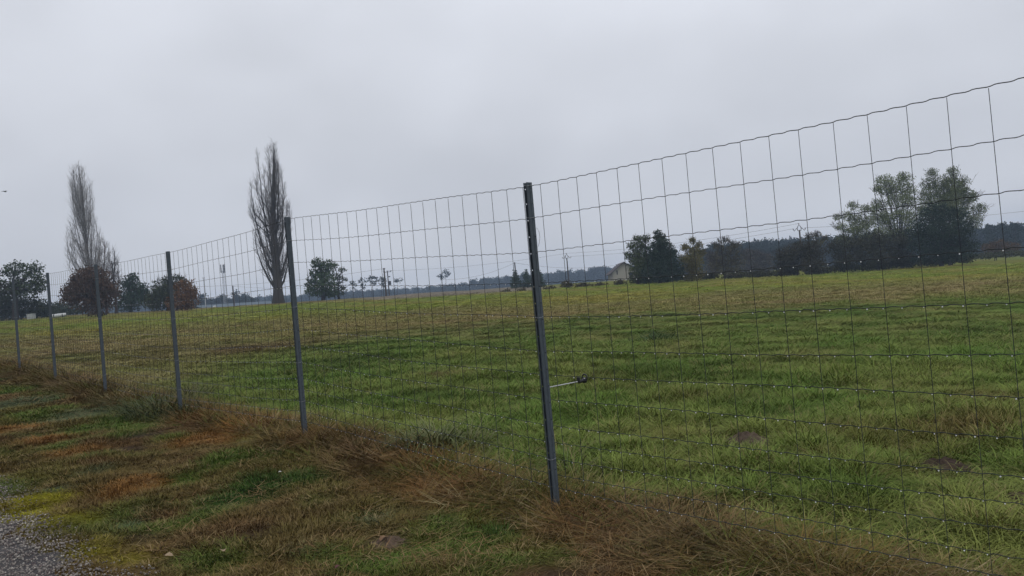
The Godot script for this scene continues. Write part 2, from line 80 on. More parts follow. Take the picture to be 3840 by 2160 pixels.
	{"name":"low_bush","label":"dark undergrowth at the left foot of the dark shrub mass","cat":"bush","base":[33.52,1.46,-96.0],"lobes":[[-0.78,0.43,0.0,0.89,0.5],[0.05,0.49,0.0,0.98,0.5],[0.85,0.35,0.0,0.89,0.5]],"trunk":0.04,"bark":[0.05,0.042,0.036],"la":[0.0432,0.0455,0.0247],"lb":[0.072,0.07,0.0348],"leaf":0.16,"dens":8,"opt":{"twigs":6},"group":"undergrowth along the far field edge"},
	{"name":"low_bush","label":"dark undergrowth at the right foot of the dark shrub mass","cat":"bush","base":[37.43,1.35,-96.0],"lobes":[[-0.85,0.47,0.0,0.98,0.54],[0.05,0.52,0.0,1.08,0.54],[0.93,0.38,0.0,0.98,0.54]],"trunk":0.04,"bark":[0.05,0.042,0.036],"la":[0.0432,0.0455,0.0247],"lb":[0.072,0.07,0.0348],"leaf":0.16,"dens":8,"opt":{"twigs":6},"group":"undergrowth along the far field edge"},
	{"name":"low_bush","label":"dark undergrowth below the small willow","cat":"bush","base":[40.69,1.26,-96.0],"lobes":[[-0.92,0.61,0.0,1.07,0.57],[0.06,0.66,0.0,1.18,0.57],[1.03,0.51,0.0,1.07,0.57]],"trunk":0.04,"bark":[0.05,0.042,0.036],"la":[0.0432,0.0455,0.0247],"lb":[0.072,0.07,0.0348],"leaf":0.16,"dens":8,"opt":{"twigs":6},"group":"undergrowth along the far field edge"},
	{"name":"low_bush","label":"dark undergrowth below the twin-topped willow","cat":"bush","base":[44.6,1.14,-96.0],"lobes":[[-0.93,0.58,0.0,1.07,0.64],[0.06,0.62,0.0,1.18,0.64],[1.02,0.47,0.0,1.07,0.64]],"trunk":0.04,"bark":[0.05,0.042,0.036],"la":[0.0432,0.0455,0.0247],"lb":[0.072,0.07,0.0348],"leaf":0.16,"dens":8,"opt":{"twigs":6},"group":"undergrowth along the far field edge"},
	{"name":"low_bush","label":"dark undergrowth left below the near-black evergreen","cat":"bush","base":[48.18,1.04,-96.0],"lobes":[[-0.92,0.63,0.0,1.07,0.64],[0.06,0.68,0.0,1.18,0.64],[1.03,0.53,0.0,1.07,0.64]],"trunk":0.04,"bark":[0.05,0.042,0.036],"la":[0.0432,0.0455,0.0247],"lb":[0.072,0.07,0.0348],"leaf":0.16,"dens":8,"opt":{"twigs":6},"group":"undergrowth along the far field edge"},
	{"name":"low_bush","label":"black-green undergrowth below the near-black evergreen","cat":"bush","base":[51.76,0.94,-96.0],"lobes":[[-0.92,0.62,0.0,1.07,0.64],[0.06,0.66,0.0,1.18,0.64],[1.03,0.51,0.0,1.07,0.64]],"trunk":0.04,"bark":[0.05,0.042,0.036],"la":[0.0432,0.0455,0.0247],"lb":[0.072,0.07,0.0348],"leaf":0.16,"dens":8,"opt":{"twigs":6},"group":"undergrowth along the far field edge"},
	{"name":"low_bush","label":"dark undergrowth at the right foot of the near-black evergreen","cat":"bush","base":[55.02,0.84,-96.0],"lobes":[[-0.75,0.67,0.0,0.89,0.57],[0.07,0.73,0.0,0.98,0.57],[0.87,0.6,0.0,0.89,0.57]],"trunk":0.04,"bark":[0.05,0.042,0.036],"la":[0.0432,0.0455,0.0247],"lb":[0.072,0.07,0.0348],"leaf":0.16,"dens":8,"opt":{"twigs":6},"group":"undergrowth along the far field edge"},
	{"name":"umbrella_pine","label":"umbrella pine at the left end of the far pine row","cat":"tree","base":[-59.36,2.96,-290.0],"lobes":[[0.86,10.18,0.0,1.18,0.59],[0.2,9.45,0.0,0.79,0.49],[1.56,9.13,0.0,0.88,0.49],[0.67,8.02,0.0,0.98,0.59]],"trunk":0.16,"bark":[0.055,0.042,0.034],"la":[0.02,0.034,0.024],"lb":[0.032,0.046,0.03],"leaf":0.64,"dens":4.5,"opt":{"trunktop":1},"group":"far umbrella pines"},
	{"name":"umbrella_pine","label":"umbrella pine second from the left in the far pine row","cat":"tree","base":[-55.72,2.86,-290.0],"lobes":[[0.92,10.95,0.0,1.18,0.59],[0.06,10.13,0.0,0.88,0.49],[1.62,9.9,0.0,0.98,0.49],[0.55,8.81,0.0,1.38,0.69],[1.25,7.76,0.0,0.98,0.59]],"trunk":0.16,"bark":[0.055,0.042,0.034],"la":[0.02,0.034,0.024],"lb":[0.032,0.046,0.03],"leaf":0.64,"dens":4.5,"opt":{"trunktop":1},"group":"far umbrella pines"},
	{"name":"umbrella_pine","label":"broadest umbrella pine in the far pine row","cat":"tree","base":[-51.78,2.75,-290.0],"lobes":[[0.37,11.36,0.0,1.38,0.69],[1.75,11.34,0.0,1.38,0.69],[-0.3,10.43,0.0,0.98,0.59],[2.03,10.03,0.0,0.98,0.59],[0.79,9.35,0.0,1.38,0.69]],"trunk":0.18,"bark":[0.055,0.042,0.034],"la":[0.02,0.034,0.024],"lb":[0.032,0.046,0.03],"leaf":0.64,"dens":4.5,"opt":{"trunktop":1},"group":"far umbrella pines"},
	{"name":"umbrella_pine","label":"umbrella pine at the right end of the far pine row","cat":"tree","base":[-48.77,2.63,-292.0],"lobes":[[0.74,11.13,0.0,1.29,0.69],[1.87,10.34,0.0,1.09,0.59],[0.06,10.1,0.0,0.99,0.59],[0.96,9.02,0.0,1.19,0.69],[1.47,7.99,0.0,0.79,0.49]],"trunk":0.17,"bark":[0.055,0.042,0.034],"la":[0.02,0.034,0.024],"lb":[0.032,0.046,0.03],"leaf":0.64,"dens":4.5,"opt":{"trunktop":1},"group":"far umbrella pines"},
	{"name":"umbrella_pine","label":"lone small umbrella pine right of the pole with the transformer","cat":"tree","base":[-47.07,2.21,-320.0],"lobes":[[1.0,11.74,0.0,0.98,0.43],[2.01,10.89,0.0,0.87,0.33],[-0.05,10.96,0.0,0.87,0.33],[1.13,10.75,0.0,0.76,0.33]],"trunk":0.14,"bark":[0.055,0.042,0.034],"la":[0.02,0.034,0.024],"lb":[0.032,0.046,0.03],"leaf":0.7,"dens":4.5,"opt":{"trunktop":1},"group":"far umbrella pines"},
	{"name":"umbrella_pine","label":"shorter of the two lone pines left of the nearest post","cat":"tree","base":[-36.65,0.81,-400.0],"lobes":[[1.44,16.77,0.0,1.22,0.54],[0.28,15.92,0.0,1.08,0.54],[2.18,15.89,0.0,1.08,0.54],[1.4,14.73,0.0,0.54,0.41]],"trunk":0.2,"bark":[0.055,0.042,0.034],"la":[0.02,0.034,0.024],"lb":[0.032,0.046,0.03],"leaf":0.88,"dens":4.5,"opt":{"trunktop":1},"group":"far umbrella pines"},
	{"name":"umbrella_pine","label":"taller of the two lone pines left of the nearest post","cat":"tree","base":[-34.32,1.01,-400.0],"lobes":[[1.57,18.27,0.0,1.22,0.54],[0.53,17.27,0.0,1.08,0.41],[2.68,16.95,0.0,1.22,0.41],[2.88,16.11,0.0,0.95,0.41],[1.31,15.3,0.0,0.54,0.41]],"trunk":0.2,"bark":[0.055,0.042,0.034],"la":[0.02,0.034,0.024],"lb":[0.032,0.046,0.03],"leaf":0.88,"dens":4.5,"opt":{"trunktop":1},"group":"far umbrella pines"},
	{"name":"far_pine","label":"pine crown showing between the yellowish and the bare shrub","cat":"tree","base":[56.88,3.82,-230.0],"lobes":[[0.66,7.26,0.0,1.06,0.66],[-0.06,6.59,0.0,0.93,0.66],[1.26,6.48,0.0,0.93,0.66],[0.5,5.48,0.0,1.33,0.93],[0.37,4.02,0.0,1.46,1.06],[0.22,2.44,0.0,1.46,1.06]],"trunk":0.2,"bark":[0.055,0.042,0.034],"la":[0.018,0.032,0.022],"lb":[0.028,0.044,0.028],"leaf":0.42,"dens":6,"opt":{"trunktop":1},"group":"far pines behind the shrubs"},
	{"name":"far_pine","label":"pine crown in the row right of the bare shrub,first","cat":"tree","base":[69.96,3.81,-240.0],"lobes":[[0.71,7.74,0.0,1.11,0.69],[-0.05,7.04,0.0,0.97,0.69],[1.33,6.92,0.0,0.97,0.69],[0.54,5.88,0.0,1.38,0.97],[0.4,4.36,0.0,1.52,1.11],[0.25,2.71,0.0,1.52,1.11]],"trunk":0.2,"bark":[0.055,0.042,0.034],"la":[0.018,0.032,0.022],"lb":[0.028,0.044,0.028],"leaf":0.42,"dens":6,"opt":{"trunktop":1},"group":"far pines behind the shrubs"},
	{"name":"far_pine","label":"second pine crown in the row right of the bare shrub","cat":"tree","base":[72.24,3.79,-240.0],"lobes":[[0.73,7.9,0.0,1.11,0.69],[-0.03,7.2,0.0,0.97,0.69],[1.35,7.08,0.0,0.97,0.69],[0.56,6.04,0.0,1.38,0.97],[0.42,4.52,0.0,1.52,1.11],[0.26,2.87,0.0,1.52,1.11]],"trunk":0.2,"bark":[0.055,0.042,0.034],"la":[0.018,0.032,0.022],"lb":[0.028,0.044,0.028],"leaf":0.42,"dens":6,"opt":{"trunktop":1},"group":"far pines behind the shrubs"},
	{"name":"far_pine","label":"tallest pine crown in the row right of the bare shrub","cat":"tree","base":[74.61,3.72,-240.0],"lobes":[[0.74,8.08,0.0,1.11,0.69],[-0.01,7.38,0.0,0.97,0.69],[1.36,7.26,0.0,0.97,0.69],[0.57,6.22,0.0,1.38,0.97],[0.43,4.7,0.0,1.52,1.11],[0.28,3.05,0.0,1.52,1.11]],"trunk":0.2,"bark":[0.055,0.042,0.034],"la":[0.018,0.032,0.022],"lb":[0.028,0.044,0.028],"leaf":0.42,"dens":6,"opt":{"trunktop":1},"group":"far pines behind the shrubs"},
	{"name":"far_pine","label":"fourth pine crown in the row right of the bare shrub","cat":"tree","base":[77.3,3.65,-240.0],"lobes":[[0.69,7.43,0.0,1.11,0.69],[-0.07,6.73,0.0,0.97,0.69],[1.3,6.61,0.0,0.97,0.69],[0.51,5.57,0.0,1.38,0.97],[0.37,4.05,0.0,1.52,1.11],[0.22,2.4,0.0,1.52,1.11]],"trunk":0.2,"bark":[0.055,0.042,0.034],"la":[0.018,0.032,0.022],"lb":[0.028,0.044,0.028],"leaf":0.42,"dens":6,"opt":{"trunktop":1},"group":"far pines behind the shrubs"},
	{"name":"far_pine","label":"fifth pine crown in the row right of the bare shrub","cat":"tree","base":[79.9,3.59,-240.0],"lobes":[[0.7,7.59,0.0,1.11,0.69],[-0.06,6.9,0.0,0.97,0.69],[1.32,6.78,0.0,0.97,0.69],[0.53,5.73,0.0,1.38,0.97],[0.39,4.22,0.0,1.52,1.11],[0.24,2.56,0.0,1.52,1.11]],"trunk":0.2,"bark":[0.055,0.042,0.034],"la":[0.018,0.032,0.022],"lb":[0.028,0.044,0.028],"leaf":0.42,"dens":6,"opt":{"trunktop":1},"group":"far pines behind the shrubs"},
	{"name":"far_pine","label":"pine crown just left of the right-hand hooped pole","cat":"tree","base":[83.16,3.5,-240.0],"lobes":[[0.72,7.8,0.0,1.11,0.69],[-0.04,7.1,0.0,0.97,0.69],[1.34,6.98,0.0,0.97,0.69],[0.55,5.94,0.0,1.38,0.97],[0.41,4.42,0.0,1.52,1.11],[0.26,2.77,0.0,1.52,1.11]],"trunk":0.2,"bark":[0.055,0.042,0.034],"la":[0.018,0.032,0.022],"lb":[0.028,0.044,0.028],"leaf":0.42,"dens":6,"opt":{"trunktop":1},"group":"far pines behind the shrubs"},
	{"name":"far_pine","label":"round far pine crown right of the tallest tree","cat":"tree","base":[121.68,1.52,-200.0],"lobes":[[0.75,7.7,0.0,1.3,0.81],[-0.15,6.88,0.0,1.14,0.81],[1.47,6.74,0.0,1.14,0.81],[0.53,5.51,0.0,1.63,1.14],[0.36,3.73,0.0,1.79,1.3],[0.17,1.78,0.0,1.79,1.3]],"trunk":0.2,"bark":[0.055,0.042,0.034],"la":[0.018,0.032,0.022],"lb":[0.028,0.044,0.028],"leaf":0.42,"dens":6,"opt":{"trunktop":1},"group":"far pines behind the shrubs"},
	{"name":"far_pine","label":"second far pine crown from the tallest tree at the right edge","cat":"tree","base":[124.94,1.43,-200.0],"lobes":[[0.81,8.33,0.0,1.3,0.81],[-0.09,7.5,0.0,1.14,0.81],[1.53,7.36,0.0,1.14,0.81],[0.6,6.14,0.0,1.63,1.14],[0.42,4.35,0.0,1.79,1.3],[0.23,2.41,0.0,1.79,1.3]],"trunk":0.2,"bark":[0.055,0.042,0.034],"la":[0.018,0.032,0.022],"lb":[0.028,0.044,0.028],"leaf":0.42,"dens":6,"opt":{"trunktop":1},"group":"far pines behind the shrubs"},
	{"name":"far_pine","label":"far pine crown nearest the right edge","cat":"tree","base":[128.2,1.33,-200.0],"lobes":[[0.78,8.0,0.0,1.3,0.81],[-0.12,7.18,0.0,1.14,0.81],[1.5,7.04,0.0,1.14,0.81],[0.57,5.81,0.0,1.63,1.14],[0.39,4.03,0.0,1.79,1.3],[0.2,2.08,0.0,1.79,1.3]],"trunk":0.2,"bark":[0.055,0.042,0.034],"la":[0.018,0.032,0.022],"lb":[0.028,0.044,0.028],"leaf":0.42,"dens":6,"opt":{"trunktop":1},"group":"far pines behind the shrubs"},
]
const PA := {"base":[-34.52,3.91,-116.0],"top":[1.24,23.67,0.0],"env":[[23.39,0.78,1.53],[22.4,-1.55,1.67],[21.43,-1.75,1.86],[19.47,-2.03,2.21],[17.54,-2.67,2.44],[15.19,-3.02,2.64],[13.62,-3.15,2.98],[11.62,-2.99,2.5],[9.65,-3.08,2.18],[7.67,-3.08,2.18],[5.67,-2.77,2.09],[4.04,-2.19,2.04],[2.39,-1.46,1.68],[1.56,-1.02,1.22]],"leaders":[[-1.15,22.48,0.12],[-2.56,17.92,0.1],[2.17,19.5,0.2],[2.84,14.28,0.12],[-0.7,19.75,0.25],[1.59,21.13,0.35],[2.1,9.2,0.06],[-2.78,10.42,0.07]]}
const PB := {"base":[-57.06,4.36,-107.0],"top":[-0.54,20.43,0.0],"env":[[20.27,-1.25,0.13],[19.12,-1.48,0.76],[17.67,-1.67,0.94],[15.86,-1.89,1.16],[14.06,-2.17,1.45],[12.25,-2.39,1.74],[11.17,-2.51,1.58],[10.45,-2.64,2.07],[8.64,-2.85,2.47],[6.82,-2.89,2.61],[4.96,-2.52,2.36],[3.06,-1.58,1.68]],"leaders":[[0.28,19.7,0.3],[0.84,15.26,0.25],[-1.77,15.49,0.25],[1.65,12.63,0.2],[-2.43,10.79,0.12],[2.45,8.91,0.12],[1.71,10.07,0.12]]}
const SAP := [{"base":[-51.64,4.02,-100.0],"top":[0.4,9.33,0.0],"env":[[9.02,0.03,0.58],[7.86,-0.33,0.89],[6.17,-0.53,0.99],[4.45,-0.33,0.75],[2.73,-0.06,0.55]],"leaders":[[0.93,7.41,0.2],[-0.15,7.51,0.2]]},{"base":[-50.42,3.99,-100.0],"top":[0.35,7.9,0.0],"env":[[7.75,0.07,0.54],[6.76,-0.28,0.87],[5.4,-0.29,0.97],[4.03,-0.16,0.72],[2.65,0.01,0.48]],"leaders":[[0.86,6.49,0.3]]}]
const POLES := {"p0":{"base":[-76.01,3.92,-215.0],"top":[-76.09,11.93,-215.0],"D":215},"p1":{"base":[-24.02,4.01,-150.0],"top":[-24.0,9.62,-150.0],"D":150},"p2":{"base":[-32.0,3.1,-205.0],"top":[-31.69,11.78,-205.0],"D":205},"p3":{"base":[1.05,4.07,-170.0],"top":[0.88,9.48,-170.0],"D":170},"p4":{"base":[13.45,3.98,-185.0],"top":[13.45,11.06,-185.0],"D":185},"p5":{"base":[48.92,1.93,-132.0],"top":[49.16,9.82,-132.0],"D":132}}
const LINES := {"left":[-105.16,10.32,-150.0],"right":[104.47,9.68,-140.0],"pB":[-81.56,11.41,-170.0]}
const HOUSE := {"base":[26.78,3.75,-190.0],"ridge":[27.37,8.13,-190.0],"eave":[23.63,5.36,-190.0]}
const SHED := {"a":[-86.74,4.23,-215.0],"b":[-72.88,3.8,-235.0],"top":[-78.3,8.17,-222.0]}
const MAST := {"base":[-91.11,4.25,-250.0],"top":[-90.82,20.41,-250.0]}
const MAST2 := {"base":[-83.82,4.14,-215.0],"top":[-83.54,14.78,-215.0]}
const BOX := [-60.27,4.23,-98.44]
const TROUGH := [-55.36,4.03,-95.97]
const BALE := [-42.43,4.06,-112.04]
const BIRD := [-24.07,8.75,-38.0]
const CLUMPS := {"mid":[-0.73,0.19,-6.5],"mid2":[-0.9,0.19,-6.45],"mid3":[-0.46,0.18,-6.43],"left":[-4.45,0.37,-9.7],"left2":[-3.97,0.35,-9.34],"left3":[-4.94,0.4,-10.18],"bright":[3.5,0.12,-8.81],"dark":[2.74,0.31,-15.52],"post":[0.3,0.13,-5.39],"p0r":[0.28,0.14,-5.78],"cl2":[-4.65,0.41,-10.99]}
const MOUNDS := [[1.69,0.1,-6.04],[2.63,0.05,-5.04],[-0.79,0.13,-4.27],[2.62,0.03,-4.25],[-1.25,0.34,-11.97]]
const LEAVES := [[-0.54,0.16,-5.53],[-0.48,0.15,-5.41],[0.78,0.08,-3.95],[-0.81,0.13,-4.24],[0.85,0.07,-3.68],[-1.85,0.2,-5.9],[-1.93,0.16,-4.18],[0.53,0.08,-3.85],[-1.65,0.15,-4.2],[-0.95,0.12,-3.81]]

class MB:
	var v := PackedVector3Array()
	var n := PackedVector3Array()
	var c := PackedColorArray()
	var ix := PackedInt32Array()
	func quad(a: Vector3, b: Vector3, d: Vector3, e: Vector3, col: Color) -> void:
		var k := v.size()
		var nn := (b - a).cross(e - a).normalized()
		v.append(a); v.append(b); v.append(d); v.append(e)
		for q in 4:
			n.append(nn); c.append(col)
		ix.append(k); ix.append(k + 2); ix.append(k + 1); ix.append(k); ix.append(k + 3); ix.append(k + 2)
	func tri(a: Vector3, b: Vector3, d: Vector3, col: Color) -> void:
		var k := v.size()
		var nn := (b - a).cross(d - a).normalized()
		v.append(a); v.append(b); v.append(d)
		for q in 3:
			n.append(nn); c.append(col)
		ix.append(k); ix.append(k + 2); ix.append(k + 1)
	func tube(pts: Array, rad: Array, sides: int, col: Color, capped := false) -> void:
		var k0 := v.size()
		var m := pts.size()
		for i in m:
			var p: Vector3 = pts[i]
			var t: Vector3 = (pts[mini(i + 1, m - 1)] - pts[maxi(i - 1, 0)]).normalized()
			var s: Vector3 = t.cross(Vector3(0.31, 0.2, 0.93)).normalized() if absf(t.y) > 0.8 else t.cross(Vector3.UP).normalized()
			var w := s.cross(t)
			for j in sides:
				var f := TAU * j / sides
				var d := s * cos(f) + w * sin(f)
				v.append(p + d * rad[i]); n.append(d); c.append(col)
		for i in m - 1:
			for j in sides:
				var a := k0 + i * sides + j
				var b := k0 + i * sides + (j + 1) % sides
				ix.append(a); ix.append(b); ix.append(a + sides); ix.append(b); ix.append(b + sides); ix.append(a + sides)
		if capped:
			for e in 2:
				var r := k0 + e * (m - 1) * sides
				for j in range(1, sides - 1):
					ix.append(r)
					ix.append(r + j + (1 - e)); ix.append(r + j + e)
	func box(at: Vector3, x: Vector3, y: Vector3, z: Vector3, col: Color) -> void:
		# at is the centre; x, y, z are half edges
		for s: float in [-1.0, 1.0]:
			quad(at + x * s - y * s - z, at + x * s + y * s - z, at + x * s + y * s + z, at + x * s - y * s + z, col)
			quad(at + y * s - z * s - x, at + y * s + z * s - x, at + y * s + z * s + x, at + y * s - z * s + x, col)
			quad(at + z * s - x * s - y, at + z * s + x * s - y, at + z * s + x * s + y, at + z * s - x * s + y, col)
	func mesh() -> ArrayMesh:
		var m := ArrayMesh.new()
		if v.is_empty():
			return m
		var a := []
		a.resize(Mesh.ARRAY_MAX)
		a[Mesh.ARRAY_VERTEX] = v; a[Mesh.ARRAY_NORMAL] = n; a[Mesh.ARRAY_COLOR] = c; a[Mesh.ARRAY_INDEX] = ix
		m.add_surface_from_arrays(Mesh.PRIMITIVE_TRIANGLES, a)
		return m

var used := {}
var big := FastNoiseLite.new()
var mid := FastNoiseLite.new()
var fine := FastNoiseLite.new()
var rng := RandomNumberGenerator.new()

func numbered(called: String) -> String:
	if not used.has(called):
		used[called] = 0
		return called
	used[called] += 1
	return "%s_%03d" % [called, used[called]]

func tag(o: Node, label: String, category: String, group := "", kind := "") -> Node:
	if label: o.set_meta("label", label)
	if category: o.set_meta("category", category)
	if group: o.set_meta("group", group)
	if kind: o.set_meta("kind", kind)
	return o

func thing(called: String, where: Vector3, label: String, category: String, group := "") -> Node3D:
	var o := Node3D.new()
	o.name = numbered(called)
	add_child(o)
	o.position = where
	tag(o, label, category, group)
	return o

func part(called: String, m: Mesh, material: Material, parent: Node, at := Vector3.ZERO) -> MeshInstance3D:
	var o := MeshInstance3D.new()
	o.name = called if parent != self else numbered(called)
	o.mesh = m
	o.material_override = material
	o.position = at
	parent.add_child(o, true)
	return o

func mat(rough := 0.9, metal := 0.0, spec := 0.3) -> StandardMaterial3D:
	var m := StandardMaterial3D.new()
	m.vertex_color_use_as_albedo = true
	m.roughness = rough
	m.metallic = metal
	m.metallic_specular = spec
	m.cull_mode = BaseMaterial3D.CULL_DISABLED
	return m

func lin(a: Array) -> Color:
	return Color(a[0], a[1], a[2])

func jit(c: Color, amount: float) -> Color:
	var k := 1.0 + rng.randf_range(-amount, amount)
	return Color(c.r * k, c.g * k, c.b * k)

func vec(a: Array) -> Vector3:
	return Vector3(a[0], a[1], a[2])

func ss(a: float, b: float, x: float) -> float:
	return smoothstep(a, b, x)

func step_curve(t: float, xs: Array, ys: Array) -> float:
	if t <= xs[0]: return ys[0]
	for i in xs.size() - 1:
		if t < xs[i + 1]:
			return lerpf(ys[i], ys[i + 1], (t - xs[i]) / (xs[i + 1] - xs[i]))
	return ys[-1]

# ---------------------------------------------------------------- the land

func plane_y(x: float, z: float) -> float:
	return GA * x + GB * z

func ground_y(x: float, z: float) -> float:
	var d := -z
	var y := GA * x + GB * z
	if d > 110.0:
		y -= ss(130, 600, d) * step_curve(x / d, [-0.6, -0.1, 0.12, 0.3, 0.5], [13.0, 13.0, 7.0, 1.5, 0.5])
		y -= 2.6 * ss(112, 185, d) * (1.0 - ss(-38, -16, x))
	var r := sqrt(x * x + z * z)
	y += big.get_noise_2d(x, z) * 0.22 * ss(14, 60, r)
	var rough := 1.0
	if r < 24.0:
		# the strip along the fence follows the feet of the posts
		var s := absf(fence_s(x, z))
		if s < 1.2:
			var w := 1.0 - ss(0.3, 1.2, s)
			var i := clampf(fence_a(x, z) / SPACING, 0.0, 5.999)
			y += w * (lerpf(POST_DY[int(i)], POST_DY[int(i) + 1], i - int(i)) - 0.01)
			rough = 1.0 - 0.65 * w
	y += mid.get_noise_2d(x, z) * 0.035 * rough * (1.0 - ss(60, 140, r))
	if r < 30.0:
		y += fine.get_noise_2d(x, z) * 0.02 * rough
	return y

func fence_s(x: float, z: float) -> float:   # metres beyond the fence, negative on the camera's side
	return -((x - P0.x) * FN.x + (z - P0.z) * FN.z)

func fence_a(x: float, z: float) -> float:   # metres along the fence from the nearest post
	return (x - P0.x) * FU.x + (z - P0.z) * FU.z

const TONE := {
	"green": Color(0.072, 0.112, 0.022), "dark": Color(0.038, 0.072, 0.016), "blue": Color(0.078, 0.105, 0.055), "olive": Color(0.105, 0.092, 0.026),
	"brown": Color(0.120, 0.074, 0.034), "orange": Color(0.190, 0.096, 0.030), "soil": Color(0.050, 0.036, 0.026), "mound": Color(0.105, 0.080, 0.064),
	"moss": Color(0.27, 0.26, 0.012), "bright": Color(0.120, 0.165, 0.032), "dead": Color(0.150, 0.090, 0.050),
}
const SHORT := {"moss": 0.4, "soil": 0.5, "mound": 0.3, "orange": 0.9, "dark": 1.15, "blue": 0.55, "bright": 1.5}
const BARE := {"moss": 0.3, "soil": 0.8, "mound": 0.97, "blue": 0.2}

const GX0 := -16.0
const GZ0 := -26.0
const CELL := 0.1
const GW := 270
const GH := 260
var g_col := PackedColorArray()
var g_len := PackedFloat32Array()
var g_bare := PackedFloat32Array()

func field_tone(x: float, z: float) -> Color:
	var d := -z
	var w := big.get_noise_2d(x * 1.7 + 90.0, z * 1.7)
	var v := mid.get_noise_2d(x * 0.25, z * 0.25 + 40.0)
	var u := mid.get_noise_2d(x * 0.7 + 13.0, z * 0.7)
	var lush := Color(0.104, 0.166, 0.032).lerp(Color(0.152, 0.172, 0.044), clampf(0.4 + u * 0.9 + v * 0.4, 0, 1))
	var dull := Color(0.195, 0.196, 0.058).lerp(Color(0.245, 0.196, 0.092), clampf(0.5 + v * 0.9 + u * 0.5, 0, 1))
	var far := Color(0.190, 0.240, 0.036).lerp(Color(0.260, 0.235, 0.055), clampf(0.35 + w * 1.2, 0, 1))
	var is_lush := (1.0 - ss(15.0, 31.0, d + w * 9.0 + u * 5.0)) * ss(-7.0, -4.3, x + u * 1.5)
	var c := dull.lerp(far, ss(34.0, 52.0, d + w * 8.0 + v * 12.0))
	c = c.lerp(Color(0.23, 0.18, 0.075), 0.8 * ss(92.0, 104.0, d + v * 8.0) * (1.0 - ss(-30.0, -10.0, x)))
	c = c.lerp(lush, is_lush)
	var g := 1.0 + 0.13 * u + 0.12 * mid.get_noise_2d(x * 2.3, z * 2.3 - 50.0)
	c = Color(c.r * g, c.g * g, c.b * g)
	if d > 90.0:
		var strip := ss(92.0, 97.0, d + v * 4.0) * (1.0 - ss(150.0, 170.0, d)) * ss(-0.21, -0.17, x / d) * (1.0 - ss(2.0, 9.0, x))
		c = c.lerp(Color(0.27, 0.225, 0.19), 0.85 * strip)
		c = c.lerp(Color(0.07, 0.075, 0.04), ss(150, 260, d))
	return c

func verge_tone(x: float, z: float) -> Color:
	var u := mid.get_noise_2d(x * 1.6 + 31.0, z * 1.6)
	var v := mid.get_noise_2d(x * 0.8 - 57.0, z * 0.8 + 9.0)
	var w := fine.get_noise_2d(x * 1.3, z * 1.3 + 77.0)
	var c := (TONE.olive as Color).lerp(TONE.brown, clampf(0.5 + v * 1.3 + w * 0.5, 0, 1))
	c = c.lerp(TONE.green, clampf(u * 2.6 - 0.25 + w * 0.4, 0, 0.85))
	return c

func make_maps() -> void:
	g_col.resize(GW * GH); g_len.resize(GW * GH); g_bare.resize(GW * GH)
	for j in GH:
		for i in GW:
			var x := GX0 + (i + 0.5) * CELL
			var z := GZ0 + (j + 0.5) * CELL
			var s := fence_s(x, z) + mid.get_noise_2d(x * 1.3, z * 1.3) * 0.35
			var c := verge_tone(x, z)
			var l := 1.0
			if s > -0.5:
				var fl := field_tone(x, z)
				var dead := (TONE.dead as Color).lerp(TONE.orange, clampf(0.3 + mid.get_noise_2d(x * 0.9, z * 0.9 - 70.0) * 1.6, 0, 0.75)).lerp(TONE.olive, clampf(fine.get_noise_2d(x, z) * 1.2, 0, 0.6))
				var k := ss(-0.36, -0.12, s) * (1.0 - ss(0.1, 0.48, s)) * clampf(0.75 + 1.2 * mid.get_noise_2d(x * 1.1 + 200.0, z * 1.1), 0.25, 1.0)
				c = c.lerp(fl, ss(0.15, 0.55, s)).lerp(dead, k)
				l = lerpf(1.0, 3.0, k) if s < 0.0 else lerpf(2.7, 3.0, k)
			var q := j * GW + i
			g_col[q] = c; g_len[q] = l; g_bare[q] = 0.0
	for p: Array in PATCH:
		var r := maxf(p[2], p[3]) * 1.5
		var cs := cos(p[4]); var sn := sin(p[4])
		for j in range(maxi(0, int((p[1] - r - GZ0) / CELL)), mini(GH, int((p[1] + r - GZ0) / CELL) + 1)):
			for i in range(maxi(0, int((p[0] - r - GX0) / CELL)), mini(GW, int((p[0] + r - GX0) / CELL) + 1)):
				var x: float = GX0 + (i + 0.5) * CELL
				var z: float = GZ0 + (j + 0.5) * CELL
				var dx: float = x - p[0]
				var dz: float = z - p[1]
				var e := sqrt(pow((dx * cs + dz * sn) / p[2], 2.0) + pow((-dx * sn + dz * cs) / p[3], 2.0))
				e += fine.get_noise_2d(x * 1.2, z * 1.2 + 5.0) * 0.5 + mid.get_noise_2d(x * 2.0 + 3.0, z * 2.0) * 0.35
				var w: float = p[6] * (1.0 - ss(0.6, 1.15, e))
				if p[5] == "moss": w *= clampf(0.75 + 1.3 * fine.get_noise_2d(x * 1.7 + 50.0, z * 1.7), 0.15, 1.0)
				if w > 0.0:
					var q := j * GW + i
					g_col[q] = g_col[q].lerp(TONE[p[5]], w)
					if SHORT.has(p[5]): g_len[q] = lerpf(g_len[q], SHORT[p[5]] * (g_len[q] if g_len[q] < 1.5 or SHORT[p[5]] > 1.0 else 1.0), w)
					if BARE.has(p[5]): g_bare[q] = lerpf(g_bare[q], BARE[p[5]], w)
					else: g_bare[q] *= 1.0 - w

func cell(x: float, z: float) -> int:
	var i := int((x - GX0) / CELL)
	var j := int((z - GZ0) / CELL)
	return j * GW + i if i >= 0 and i < GW and j >= 0 and j < GH else -1

